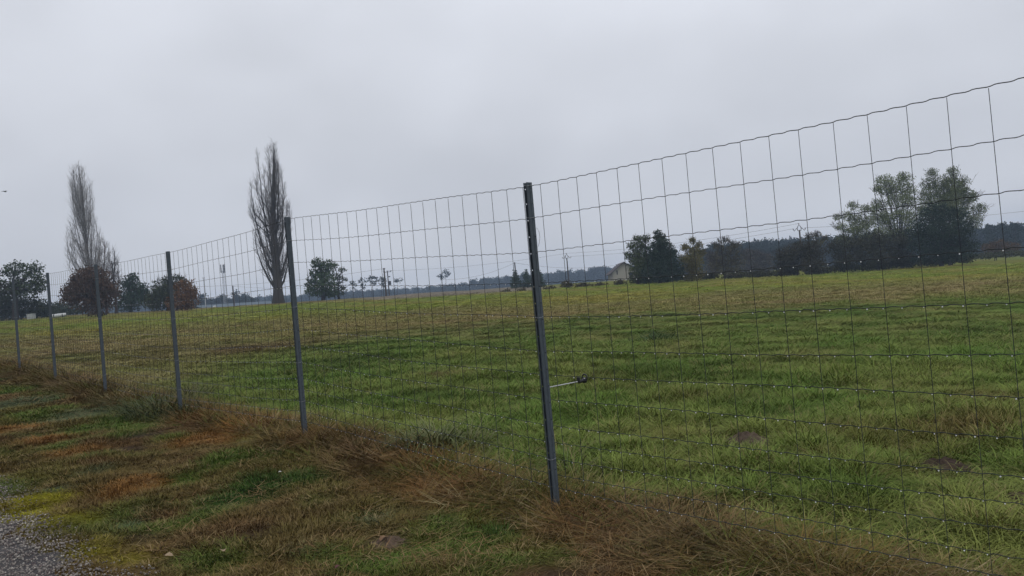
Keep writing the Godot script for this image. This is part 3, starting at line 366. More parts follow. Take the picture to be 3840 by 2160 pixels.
func tone_at(x: float, z: float) -> Color:
	var i := (x - GX0) / CELL - 0.5
	var j := (z - GZ0) / CELL - 0.5
	var i0 := int(floor(i)); var j0 := int(floor(j))
	if i0 < 0 or j0 < 0 or i0 >= GW - 1 or j0 >= GH - 1:
		return field_tone(x, z) if fence_s(x, z) > 0.2 else verge_tone(x, z)
	var q := j0 * GW + i0
	return g_col[q].lerp(g_col[q + 1], i - i0).lerp(g_col[q + GW].lerp(g_col[q + GW + 1], i - i0), j - j0)

func build_ground() -> void:
	var angles := PackedFloat32Array()
	for i in 520: angles.append(lerpf(-0.88, 0.88, i / 520.0))
	for i in 61: angles.append(lerpf(0.88, TAU - 0.88, i / 60.0))
	var rings := PackedFloat32Array([0.0])
	var r := 0.4
	while r < 1050.0:
		rings.append(r)
		r *= 1.024 if r < 40.0 else (1.04 if r < 300.0 else 1.12)
	var na := angles.size()
	var v := PackedVector3Array(); var n := PackedVector3Array(); var c := PackedColorArray(); var ix := PackedInt32Array()
	for ri in rings.size():
		for ai in na:
			var rr := rings[ri]
			var x := sin(angles[ai]) * rr
			var z := -cos(angles[ai]) * rr
			v.append(Vector3(x, ground_y(x, z), z))
			n.append(Vector3.UP)
			var col := tone_at(x, z)
			c.append(col)
	for ri in rings.size() - 1:
		for ai in na:
			var a := ri * na + ai
			var b := ri * na + (ai + 1) % na
			ix.append(a); ix.append(a + na); ix.append(b); ix.append(b); ix.append(a + na); ix.append(b + na)
	for ri in range(1, rings.size() - 1):
		for ai in na:
			var a := ri * na + ai
			var tn := (v[ri * na + (ai + 1) % na] - v[ri * na + (ai + na - 1) % na]).cross(v[a + na] - v[a - na])
			if tn.y < 0.0: tn = -tn
			n[a] = tn.normalized()
	var arr := []
	arr.resize(Mesh.ARRAY_MAX)
	arr[Mesh.ARRAY_VERTEX] = v; arr[Mesh.ARRAY_NORMAL] = n; arr[Mesh.ARRAY_COLOR] = c; arr[Mesh.ARRAY_INDEX] = ix
	var m := ArrayMesh.new()
	m.add_surface_from_arrays(Mesh.PRIMITIVE_TRIANGLES, arr)
	var gm := mat(1.0, 0.0, 0.1)
	var nt := NoiseTexture2D.new()
	nt.width = 512; nt.height = 512; nt.seamless = true
	var fn := FastNoiseLite.new()
	fn.seed = 8; fn.frequency = 0.045; fn.fractal_octaves = 5
	nt.noise = fn
	var ramp := Gradient.new()
	ramp.set_color(0, Color(0.62, 0.6, 0.58)); ramp.set_color(1, Color(1, 1, 1))
	nt.color_ramp = ramp
	gm.albedo_texture = nt
	gm.uv1_triplanar = true; gm.uv1_world_triplanar = true
	gm.uv1_scale = Vector3(0.9, 0.9, 0.9)
	var o := part("ground", m, gm, self)
	o.set_meta("kind", "structure")
	o.set_meta("label", "grassy ground of the verge, the field and the land beyond")

func build_road() -> void:
	var b := MB.new()
	var na := 330; var ns := 50
	for i in na + 1:
		for j in ns + 1:
			var a := -10.0 + i * 0.1
			var s := -2.1 - j * 0.11
			var p := P0 + FU * a - FN * s
			var edge := s + 2.32 + 0.02 * clampf(a, -5.0, 12.0) + mid.get_noise_2d(p.x * 2.2, p.z * 2.2) * 0.22 + fine.get_noise_2d(p.x * 2.0, p.z * 2.0) * 0.08
			b.v.append(Vector3(p.x, ground_y(p.x, p.z) + 0.006 - 0.05 * ss(-0.06, 0.12, edge), p.z))
			b.n.append(Vector3.UP)
			var g := 0.06 + 0.02 * fine.get_noise_2d(p.x * 3.0, p.z * 3.0)
			b.c.append(Color(g, g * 0.93, g * 0.94))
	for i in na:
		for j in ns:
			var q := i * (ns + 1) + j
			b.ix.append(q); b.ix.append(q + 1); b.ix.append(q + ns + 1); b.ix.append(q + 1); b.ix.append(q + ns + 2); b.ix.append(q + ns + 1)
	var o := part("gravel_road", b.mesh(), mat(0.95, 0.0, 0.25), self)
	o.set_meta("kind", "structure")
	o.set_meta("label", "grey gravel road edge in the bottom left corner")
	var rm := SphereMesh.new()
	rm.radius = 1.0; rm.height = 2.0; rm.radial_segments = 6; rm.rings = 3
	var rock := rm.get_mesh_arrays()
	var rv: PackedVector3Array = rock[Mesh.ARRAY_VERTEX]
	for i in rv.size():
		var q := rv[i]
		rv[i] = q * (0.8 + 0.28 * sin(q.x * 3.1 + 1.0) * cos(q.z * 2.7)) * Vector3(1.0, 0.62, 0.8)
	rock[Mesh.ARRAY_VERTEX] = rv
	var am := ArrayMesh.new()
	am.add_surface_from_arrays(Mesh.PRIMITIVE_TRIANGLES, rock)
	var buf := PackedFloat32Array()
	rng.seed = 77
	for k in 44000:
		var a := rng.randf_range(-1.0, 4.6)
		var s := -2.02 - 1.7 * rng.randf()
		var p := P0 + FU * a - FN * s
		if p.z > -2.4 : continue
		var edge := s + 2.32 + 0.02 * a + mid.get_noise_2d(p.x * 2.2, p.z * 2.2) * 0.22
		if edge > 0.0 and rng.randf() < ss(-0.05, 0.32, edge) : continue
		var r := rng.randf_range(0.0045, 0.0095) * (1.5 if rng.randf() < 0.06 else 1.0)
		var t := rng.randf()
		var col := Color(0.15, 0.134, 0.122).lerp(Color(0.33, 0.295, 0.255), t * t)
		if rng.randf() < 0.05: col = Color(0.5, 0.46, 0.4)
		if rng.randf() < 0.25: col = Color(0.12, 0.095, 0.09)
		put(buf, Vector3(p.x, ground_y(p.x, p.z) + 0.007, p.z), rng.randf() * TAU, rng.randf_range(-0.3, 0.3), Vector3(r, r, r), col)
	copies("gravel_stones", am, mat(0.85, 0.0, 0.35), buf, "loose grey and pale gravel stones on the road edge", "gravel")

func put(buf: PackedFloat32Array, p: Vector3, yaw: float, tilt: float, sc: Vector3, col: Color) -> void:
	var b := (Basis(Vector3.UP, yaw) * Basis(Vector3.RIGHT, tilt)).scaled_local(sc)
	buf.append_array([b.x.x, b.y.x, b.z.x, p.x, b.x.y, b.y.y, b.z.y, p.y, b.x.z, b.y.z, b.z.z, p.z, col.r, col.g, col.b, 1.0])

func copies(called: String, m: Mesh, material: Material, buf: PackedFloat32Array, label: String, category: String, parent: Node = self) -> MultiMeshInstance3D:
	var mm := MultiMesh.new()
	mm.transform_format = MultiMesh.TRANSFORM_3D
	mm.use_colors = true
	mm.mesh = m
	mm.instance_count = buf.size() / 16
	mm.buffer = buf
	var o := MultiMeshInstance3D.new()
	o.name = numbered(called) if parent == self else called
	o.multimesh = mm
	o.material_override = material
	parent.add_child(o, true)
	if parent == self: tag(o, label, category, "", "stuff")
	else: o.set_meta("kind", "stuff")
	return o

# ---------------------------------------------------------------- grass

func blade(b: MB, root: Vector3, az: float, up: float, droop: float, length: float, width: float, col: Color, segs := 3) -> void:
	var h := Vector3(cos(az), 0, sin(az))
	var side := Vector3(-h.z, 0, h.x)
	var tw := rng.randf_range(-0.6, 0.6)
	side = (side * cos(tw) + h * sin(tw)).normalized()
	var p := root
	var e := up
	var k := b.v.size()
	for i in segs + 1:
		var dir := h * cos(e) + Vector3.UP * sin(e)
		var w := width * (1.0 - pow(float(i) / segs, 1.8)) * 0.5
		var nn := side.cross(dir).normalized()
		if i < segs:
			b.v.append(p - side * w); b.v.append(p + side * w)
			b.n.append(nn); b.n.append(nn); b.c.append(col); b.c.append(col)
		else:
			b.v.append(p); b.n.append(nn); b.c.append(col)
		p += dir * (length / segs)
		e -= droop / segs
	for i in segs:
		var a := k + i * 2
		if i < segs - 1:
			b.ix.append(a); b.ix.append(a + 2); b.ix.append(a + 1); b.ix.append(a + 1); b.ix.append(a + 2); b.ix.append(a + 3)
		else:
			b.ix.append(a); b.ix.append(a + 2); b.ix.append(a + 1)

func tuft(count: int, spread: float, l0: float, l1: float, up0: float, up1: float, droop: float, width: float, segs := 3, dead := 0.15) -> ArrayMesh:
	var b := MB.new()
	for i in count:
		var az := rng.randf() * TAU
		var r := spread * sqrt(rng.randf())
		var g := rng.randf_range(0.72, 1.25)
		var col := Color(g, g, g)
		if rng.randf() < dead: col = Color(1.6 * g, 1.4 * g, 1.3 * g)
		var az2 := az + rng.randf_range(-0.9, 0.9)
		blade(b, Vector3(cos(az) * r, -0.01, sin(az) * r), az2, rng.randf_range(up0, up1), droop * rng.randf_range(0.5, 1.4), rng.randf_range(l0, l1), width * rng.randf_range(0.7, 1.25), col, segs)
	return b.mesh()

func build_grass() -> void:
	rng.seed = 11
	var gm := mat(0.85, 0.0, 0.15)
	gm.backlight = Color(0.35, 0.35, 0.2)
	var mown: Array[ArrayMesh] = []
	for i in 3: mown.append(tuft(22, 0.075, 0.03, 0.075, 0.25, 1.2, 1.1, 0.0042, 2, 0.32))
	var long: Array[ArrayMesh] = []
	for i in 3: long.append(tuft(20, 0.10, 0.12, 0.25, 0.75, 1.45, 2.0, 0.0062, 4, 0.08))
	var dead: Array[ArrayMesh] = []
	for i in 3: dead.append(tuft(26, 0.12, 0.07, 0.30, 0.0, 1.25, 1.5, 0.0042, 3, 0.22))
	var turf: Array[ArrayMesh] = []
	for i in 2: turf.append(tuft(30, 0.25, 0.10, 0.22, 0.5, 1.35, 1.6, 0.014, 2, 0.15))
	var bufs := []
	for i in 11: bufs.append(PackedFloat32Array())
	# near and middle ground: even per area close by, thinning with distance while the tufts widen
	var total := 300000
	for k in total:
		var ang := rng.randf_range(-0.80, 0.80)
		var r := 2.6 * pow(105.0 / 2.6, pow(rng.randf(), 0.95))
		var x := sin(ang) * r
		var z := -cos(ang) * r
		var s := fence_s(x, z)
		var keep := clampf(pow(r / 9.0, 2.0), 0.16, 1.0)     # log sampling is too dense close by
		if rng.randf() > keep: continue
		if s < -2.1:
			var edge := s + 2.32 + 0.02 * fence_a(x, z) + mid.get_noise_2d(x * 2.2, z * 2.2) * 0.22
			if edge < 0.08: continue
		var q := cell(x, z)
		var l := 1.0
		if q >= 0:
			if rng.randf() < g_bare[q]: continue
			l = g_len[q]
		else: l = 1.0 if s < 0.2 else 2.0
		var col := tone_at(x, z)
		var j := rng.randf_range(0.95, 1.65)
		col = Color(col.r * j, col.g * j, col.b * j)
		if rng.randf() < 0.12: col = col.lerp(Color(0.30, 0.22, 0.11), 0.6)
		var p := Vector3(x, ground_y(x, z), z)
		var wide := maxf(1.0, r / 9.0)
		var yaw := rng.randf() * TAU
		var tilt := rng.randf_range(-0.15, 0.15)
		if r > 26.0:
			if rng.randf() > lerpf(0.75, 0.14, ss(26.0, 60.0, r)): continue
			var f := rng.randf_range(0.5, 1.1) * (r / 34.0)
			put(bufs[9 + k % 2], p, yaw, tilt, Vector3(f, rng.randf_range(0.25, 0.6) * (1.9 if rng.randf() < 0.05 else 1.0), f), col)
		elif l < 1.6:
			var f := rng.randf_range(0.8, 1.35) * wide
			put(bufs[k % 3], p, yaw, tilt, Vector3(f, rng.randf_range(0.5, 1.1) * l * clampf(1.0 + 1.2 * mid.get_noise_2d(x * 1.9, z * 1.9 + 21.0), 0.5, 1.9) * lerpf(1.0, wide, 0.3), f), col)
		elif s > 0.4 + 0.3 * mid.get_noise_2d(x * 1.3, z * 1.3):
			var f := rng.randf_range(0.7, 1.15) * lerpf(1.0, wide, 0.8)
			var hh := rng.randf_range(0.45, 1.0) * (l / 3.0) * clampf(0.95 + 0.5 * mid.get_noise_2d(x * 0.8 + 8.0, z * 0.8) + 0.8 * fine.get_noise_2d(x * 0.9, z * 0.9), 0.5, 1.7) * (1.0 - 0.68 * ss(9.0, 26.0, r))
			put(bufs[3 + k % 3], p, yaw, tilt, Vector3(f, hh, f), col)
		else:
			var f := rng.randf_range(0.8, 1.2) * lerpf(1.0, wide, 0.8)
			put(bufs[6 + k % 3], p, yaw, rng.randf_range(-0.4, 0.4), Vector3(f, rng.randf_range(0.25, 0.65) * l / 3.2 * lerpf(0.45, 1.0, ss(-0.1, 0.25, s)), f), Color(col.r * 1.25, col.g * 1.25, col.b * 1.25))
	# the rough strip under the wires gets a second, denser sowing
	for k in 8500:
		var a := -3.2 + 22.0 * pow(rng.randf(), 1.5)
		var s := rng.randfn(0.06, 0.15)
		var p := P0 + FU * a - FN * s
		if p.z > -2.2: continue
		var col := tone_at(p.x, p.z)
		var j := rng.randf_range(0.7, 1.75)
		if rng.randf() < 0.2: col = col.lerp(TONE.green, 0.7)
		elif rng.randf() < 0.2: col = col.lerp(Color(0.24, 0.19, 0.11), 0.7)
		p.y = ground_y(p.x, p.z)
		var f := rng.randf_range(0.7, 1.2) * (1.0 + maxf(0.0, a) * 0.05)
		put(bufs[6 + k % 3], p, rng.randf() * TAU, rng.randf_range(-0.5, 0.5), Vector3(f, rng.randf_range(0.2, 0.62) * lerpf(0.4, 1.0, ss(-0.05, 0.25, s)) * clampf(1.0 + 1.3 * mid.get_noise_2d(p.x * 0.9, p.z * 0.9 + 60.0), 0.45, 1.7), f), Color(col.r * j, col.g * j, col.b * j))
	# loose straw lying on the verge and the rough strip
	var straw := MB.new()
	for i in 7:
		var az := rng.randf() * TAU
		blade(straw, Vector3(rng.randf_range(-0.06, 0.06), rng.randf_range(0.0, 0.02), rng.randf_range(-0.06, 0.06)), az, rng.randf_range(-0.05, 0.35), rng.randf_range(-0.2, 0.7), rng.randf_range(0.06, 0.17), 0.0036, Color(1, 1, 1) * rng.randf_range(0.7, 1.15), 3)
	var lit := PackedFloat32Array()
	for k in 3600:
		var ang := rng.randf_range(-0.75, 0.6)
		var r := 2.7 * pow(14.0 / 2.7, rng.randf())
		var x := sin(ang) * r
		var z := -cos(ang) * r
		var s := fence_s(x, z)
		if s > 0.5 or s < -2.05: continue
		if rng.randf() > 0.15 + 0.6 * ss(-0.1, 0.3, mid.get_noise_2d(x * 1.4 - 30.0, z * 1.4)) + 0.4 * ss(-0.6, -0.1, s): continue
		var col := Color(0.27, 0.2, 0.1).lerp(Color(0.2, 0.11, 0.05), rng.randf())
		put(lit, Vector3(x, ground_y(x, z) + 0.03, z), rng.randf() * TAU, rng.randf_range(-0.3, 0.3), Vector3.ONE * rng.randf_range(0.7, 1.3) * maxf(1.0, r / 8.0), col)
	copies("straw_litter", straw.mesh(), gm, lit, "loose pale straw lying on the verge in front of the fence", "straw")
	var names := ["mown_grass", "mown_grass", "mown_grass", "field_grass", "field_grass", "field_grass", "dead_grass", "dead_grass", "dead_grass", "far_grass", "far_grass"]
	var labels := ["short mixed green and brown grass of the verge", "long wet green grass of the field beyond the fence", "dead brown grass standing under the fence wires", "far field turf in green and straw tones"]
	for i in 11:
		var m: ArrayMesh = (mown + long + dead + turf)[i]
		copies(names[i], m, gm, bufs[i], labels[i / 3], "grass")

func clump(where: Array, label: String, count: int, spread: float, l0: float, l1: float, width: float, a: Color, b2: Color) -> void:
	var b := MB.new()
	for i in count:
		var az := rng.randf() * TAU
		var r := spread * pow(rng.randf(), 0.7)
		blade(b, Vector3(cos(az) * r, -0.02, sin(az) * r), az + rng.randf_range(-0.7, 0.7), rng.randf_range(0.6, 1.4), rng.randf_range(1.2, 3.0), rng.randf_range(l0, l1), width * rng.randf_range(0.7, 1.3), jit(a.lerp(b2, rng.randf()), 0.2), 5)
	var gm := mat(0.85, 0.0, 0.15)
	gm.backlight = Color(0.3, 0.3, 0.2)
	var o := part("tall_grass_clump", b.mesh(), gm, self, Vector3(where[0], ground_y(where[0], where[2]), where[2]))
	tag(o, label, "grass", "tall grass clumps")

# ---------------------------------------------------------------- trees

var leaf_mat: StandardMaterial3D
var bark_mat: StandardMaterial3D

func bend(a: Vector3, b: Vector3, lift: float, steps: int, wob: float) -> Array:
	# a curved limb that leaves a steeply and arrives at b
	var ctrl := a.lerp(b, 0.45) + Vector3(0, lift, 0)
	var out := []
	for i in steps + 1:
		var t := float(i) / steps
		var p := a * (1 - t) * (1 - t) + ctrl * 2.0 * t * (1 - t) + b * t * t
		if i > 0 and i < steps: p += Vector3(rng.randf_range(-wob, wob), rng.randf_range(-wob, wob) * 0.5, rng.randf_range(-wob, wob))
		out.append(p)
	return out

func taper(r0: float, r1: float, count: int) -> Array:
	var o := []
	for i in count: o.append(lerpf(r0, r1, float(i) / (count - 1)))
	return o

func tree_shapes(d: Dictionary, wood: MB, leaves: MB) -> void:
	var lobes: Array = d.lobes
	var opt: Dictionary = d.opt
	var bark := lin(d.bark)
	var low := 1e9; var high := 0.0; var cx := 0.0
	for l: Array in lobes:
		low = minf(low, l[1] - l[4]); high = maxf(high, l[1] + l[4]); cx += l[0] / lobes.size()
	var tr: float = d.trunk
	var fork: Vector3
	if opt.has("trunktop"):
		fork = Vector3(lobes[0][0], high * 0.96, 0)
		wood.tube(bend(Vector3(0, -0.3, 0), fork, 0.0, 8, tr * 0.3), taper(tr, tr * 0.2, 9), 6, bark)
	else:
		fork = Vector3(cx * 0.35, maxf(0.5, minf(low + 0.35 * (high - low), high * (0.16 if opt.has("fork") else 0.42))), 0)
		wood.tube(bend(Vector3(0, -0.3, 0), fork, 0.0, 5, tr * 0.3), taper(tr * 1.25, tr * 0.8, 6), 7, bark)
	var leaf: float = d.leaf
	var la := lin(d.la); var lb := lin(d.lb)
	for l: Array in lobes:
		var rz: float = (l[3] + l[4]) * 0.5
		var ctr := Vector3(l[0], l[1], l[2] + rng.randf_range(-0.5, 0.5) * rz * 1.2)
		var start := fork
		if opt.has("trunktop"): start = Vector3(lobes[0][0], 0, 0).lerp(fork, 1.0) * 0.0 + Vector3(fork.x * clampf(l[1] / fork.y - 0.06, 0.1, 1.0), clampf(l[1] * 0.96, 0.3, fork.y), 0)
		elif opt.has("fork"): start = fork * rng.randf_range(0.4, 1.0)
		var limb := bend(start, ctr, (ctr.y - start.y) * 0.18, 6, 0.06 * rz)
		wood.tube(limb, taper(tr * 0.45, tr * 0.12, 7), 5, bark)
		var nb := int(6 + 5 * l[3] * l[4])
		for i in mini(nb, 18):
			var dir := Vector3(rng.randfn(), rng.randfn() * 0.8 + 0.35, rng.randfn()).normalized()
			var tip := ctr + dir * Vector3(l[3], l[4], rz) * rng.randf_range(0.7, 1.05)
			var from: Vector3 = limb[rng.randi_range(3, 6)]
			wood.tube(bend(from, tip, 0.1 * rz, 3, 0.05 * rz), taper(tr * 0.13, 0.012, 4), 3, bark)
		var area: float = PI * l[3] * l[4]
		var total := int(area / (leaf * leaf) * d.dens * 1.4)
		var cr: float = clampf(0.26 * minf(l[3], l[4]), leaf * 0.9, leaf * 3.2)
		var per := clampi(int(14.0 * pow(cr / (leaf * 2.0), 2.0)), 5, 26)
		for i in maxi(4, total / per):
			var dir := Vector3(rng.randfn(), rng.randfn(), rng.randfn()).normalized()
			var c := ctr + dir * Vector3(l[3], l[4], rz) * pow(rng.randf(), 0.42) * 0.98
			if c.y < 0.1: continue
			var tone := la.lerp(lb, rng.randf())
			for q in per:
				var p := c + Vector3(rng.randfn(), rng.randfn() * 0.75, rng.randfn()) * cr * 0.6
				var a := Vector3(rng.randfn(), rng.randfn(), rng.randfn()).normalized()
				var s := a.cross(Vector3(rng.randfn(), rng.randfn(), rng.randfn())).normalized()
				var sz := leaf * rng.randf_range(0.35, 0.72)
				var k := leaves.v.size()
				var nn := a.cross(s)
				var col := jit(tone, 0.22)
				leaves.v.append(p - a * sz); leaves.v.append(p + s * sz * 0.55); leaves.v.append(p + a * sz); leaves.v.append(p - s * sz * 0.55)
				for e in 4:
					leaves.n.append(nn); leaves.c.append(col)
				leaves.ix.append(k); leaves.ix.append(k + 1); leaves.ix.append(k + 2); leaves.ix.append(k); leaves.ix.append(k + 2); leaves.ix.append(k + 3)
	if opt.has("twigs"):
		for i in int(opt.twigs) * 3:
			var l: Array = lobes[rng.randi() % lobes.size()]
			var a := Vector3(l[0] + rng.randf_range(-0.6, 0.6) * l[3], l[1] - 0.3 * l[4], rng.randf_range(-0.6, 0.6) * l[3])
			var dir := Vector3((a.x - cx) * 0.35 + rng.randfn() * 0.25, 1.0, rng.randfn() * 0.3).normalized()
			var b: Vector3 = a + dir * (l[4] * rng.randf_range(1.1, 1.75))
			wood.tube(bend(a, b, 0.05, 3, 0.05), taper(0.016, 0.008, 4), 3, bark)
			for q in 3:
				var f := a.lerp(b, rng.randf_range(0.3, 0.85))
				wood.tube([f, f + (dir + Vector3(rng.randfn(), rng.randfn() * 0.4, rng.randfn()) * 0.5).normalized() * l[4] * rng.randf_range(0.3, 0.6)], [0.010, 0.006], 3, bark)

func build_tree(d: Dictionary) -> void:
	var wood := MB.new()
	var leaves := MB.new()
	tree_shapes(d, wood, leaves)
	var b := vec(d.base)
	var o := thing(d.name, Vector3(b.x, ground_y(b.x, b.z), b.z), d.label, d.cat, d.group)
	part("trunk", wood.mesh(), bark_mat, o)
	part("crown", leaves.mesh(), leaf_mat, o)

func poplar(d: Dictionary, called: String, label: String, col: Color, col2: Color, limbs: int, r0: float, twig_r: float, step: float) -> Node3D:
	var trunk := MB.new()
	var wood := MB.new()
	var top := vec(d.top)
	var env: Array = d.env
	var hh := top.y
	var span := func(y: float) -> Vector2:
		if y >= env[0][0]: return Vector2(env[0][1], env[0][2])
		for i in env.size() - 1:
			if y > env[i + 1][0]:
				var t: float = (y - env[i + 1][0]) / (env[i][0] - env[i + 1][0])
				return Vector2(lerpf(env[i + 1][1], env[i][1], t), lerpf(env[i + 1][2], env[i][2], t))
		return Vector2(env[-1][1], env[-1][2])
	var tp := []
	var tr := []
	for i in 15:
		var t := i / 14.0
		tp.append(Vector3(top.x * t * t + 0.12 * sin(t * 9.0), hh * t - (0.3 if i == 0 else 0.0), 0.1 * sin(t * 7.0)))
		tr.append(r0 * pow(1.0 - t, 0.85) * (1.35 if i == 0 else 1.0) + 0.02)
	trunk.tube(tp, tr, 9, col2)
	var lines := [tp]
	var spec := []
	for l: Array in d.leaders: spec.append([l[2], Vector3(l[0], l[1], rng.randf_range(-0.8, 0.8)), 1.0])
	for i in limbs:
		var h0 := rng.randf_range(0.06, 0.72)
		var y1 := minf(hh * (h0 + rng.randf_range(0.16, 0.40)), hh * 0.97)
		var e: Vector2 = span.call(y1)
		var az := rng.randf() * TAU
		var rho := pow(rng.randf(), 0.33) * 0.97
		var w := (e.y - e.x) * 0.5
		spec.append([h0, Vector3((e.x + e.y) * 0.5 + cos(az) * w * rho, y1, sin(az) * w * rho), 0.6])
	for s: Array in spec:
		var t0: float = s[0]
		var a: Vector3 = tp[int(t0 * 14)].lerp(tp[mini(14, int(t0 * 14) + 1)], t0 * 14 - int(t0 * 14))
		var b: Vector3 = s[1]
		var pts := []
		for i in 10:
			var t := i / 9.0
			var side := 1.0 - pow(1.0 - t, 2.1)
			pts.append(Vector3(lerpf(a.x, b.x, side), lerpf(a.y, b.y, t), lerpf(a.z, b.z, side)) + (Vector3(rng.randf_range(-0.09, 0.09), 0, rng.randf_range(-0.09, 0.09)) if i > 0 else Vector3.ZERO))
		var rr: float = r0 * 0.27 * s[2] * (1.0 - t0 * 0.6)
		trunk.tube(pts, taper(rr, 0.02, 10), 5, col2)
		lines.append(pts)
	for pts: Array in lines:
		var length := 0.0
		for i in pts.size() - 1: length += pts[i].distance_to(pts[i + 1])
		var along := 0.12 * length if pts != tp else 0.2 * length
		while along < length:
			var f := along / length * (pts.size() - 1)
			var i := mini(int(f), pts.size() - 2)
			var p: Vector3 = pts[i].lerp(pts[i + 1], f - i)
			var tg: Vector3 = (pts[i + 1] - pts[i]).normalized()
			var out := Vector3(rng.randfn(), rng.randf_range(-0.1, 0.3), rng.randfn()).normalized()
			var dir := (tg * 1.6 + out * rng.randf_range(0.5, 1.0)).normalized()
			var ln := rng.randf_range(0.7, 2.0) * lerpf(1.0, 0.55, along / length)
			var q := p + dir * ln + Vector3(0, 0.15 * ln, 0)
			var e: Vector2 = span.call(q.y)
			var over := maxf(q.x - e.y, e.x - q.x)
			if over > 0.1 or q.y > hh: 
				q = p.lerp(q, 0.5)
			var m := p.lerp(q, 0.5) + out * 0.12 * ln
			wood.tube([p, m, q], [twig_r * 1.5, twig_r * 1.1, twig_r * 0.6], 3, jit(col, 0.15))
			for t in 5:
				var g := p.lerp(m, rng.randf()) if t < 2 else m.lerp(q, rng.randf())
				var td := (dir * 1.3 + Vector3(rng.randfn(), rng.randf_range(0.0, 0.9), rng.randfn()) * 0.42).normalized()
				wood.tube([g, g + td * rng.randf_range(0.3, 0.85)], [twig_r * 0.8, twig_r * 0.4], 3, jit(col, 0.2))
			along += step * rng.randf_range(0.6, 1.4)
	var b := vec(d.base)
	var o := thing(called, Vector3(b.x, ground_y(b.x, b.z), b.z), label, "tree")
	part("trunk", trunk.mesh(), bark_mat, o)
	part("crown", wood.mesh(), bark_mat, o)
	return o

func build_forest() -> void:
	rng.seed = 303
	var kinds: Array[ArrayMesh] = []
	for k in 4:
		var w := MB.new()
		var l := MB.new()
		var h := 13.0
		var d := {"lobes": [[0.0, h * 0.9, 0.0, 1.6 + 0.2 * k, 1.3], [-1.1, h * 0.78, 0.0, 1.7, 1.4], [1.2, h * 0.74, 0.0, 1.8, 1.5], [0.0, h * 0.58, 0.0, 2.3, 1.9], [0.3, h * 0.36, 0.0, 2.6, 2.2], [0.0, h * 0.15, 0.0, 2.7, 2.0]], "opt": {"trunktop": 1}, "bark": [0.6, 0.5, 0.45], "trunk": 0.18, "leaf": 0.85, "la": [0.75, 0.75, 0.75], "lb": [1.15, 1.15, 1.15], "dens": 7.0}
		tree_shapes(d, w, l)
		var base := l.v.size()
		l.v.append_array(w.v); l.n.append_array(w.n); l.c.append_array(w.c)
		for i in w.ix: l.ix.append(i + base)
		kinds.append(l.mesh())
	var bufs := [PackedFloat32Array(), PackedFloat32Array(), PackedFloat32Array(), PackedFloat32Array()]
	for k in 1900:
		var t := rng.randf_range(-0.85, 0.8)
		var near := ss(0.16, 0.27, t)
		var dist := lerpf(rng.randf_range(520, 700), rng.randf_range(255, 330), near)
		if t < -0.1 and rng.randf() < 0.25: dist = rng.randf_range(600, 900)
		var x := t * dist
		var h := lerpf(15.6, 14.2, ss(-0.1, 0.12, t))
		h = lerpf(h, 10.5, near) * rng.randf_range(0.84, 1.04)
		var f := h / 13.0
		var wide := f * rng.randf_range(0.9, 1.3)
		var j := rng.randf_range(0.75, 1.25)
		put(bufs[k % 4], Vector3(x, ground_y(x, -dist) - 0.2, -dist), rng.randf() * TAU, 0.0, Vector3(wide, f, wide), Color(0.024 * j, 0.038 * j, 0.025 * j))
	# a nearer grove stands behind the long low building
	for k in 46:
		var t := rng.randf_range(-0.415, -0.325)
		var dist := rng.randf_range(330, 370)
		var x := t * dist
		var f := rng.randf_range(0.62, 0.86) * (1.0 + 0.12 * sin(t * 120.0))
		put(bufs[k % 4], Vector3(x, ground_y(x, -dist) - 0.2, -dist), rng.randf() * TAU, 0.0, Vector3(f * 1.2, f, f * 1.2), Color(0.024, 0.038, 0.025))
	var o := Node3D.new()
	o.name = "pine_forest"
	add_child(o)
	tag(o, "dark blue-green pine forest along the horizon behind the field", "forest", "", "stuff")
	for k in 4: copies("pine_mass", kinds[k], leaf_mat, bufs[k], "", "", o)

# ---------------------------------------------------------------- the fence

func wire_point(a: float, h: float) -> Vector3:
	var p := P0 + FU * a
	var i := a / SPACING
	var k := clampi(int(floor(i)), 0, 5)
	var dy: float = lerpf(POST_DY[k], POST_DY[k + 1], clampf(i - k, 0, 1)) if i > 0.0 else lerpf(POST_DY[0], 0.035, clampf(-i, 0, 1))
	return Vector3(p.x, plane_y(p.x, p.z) + dy + h, p.z) - FN * 0.005

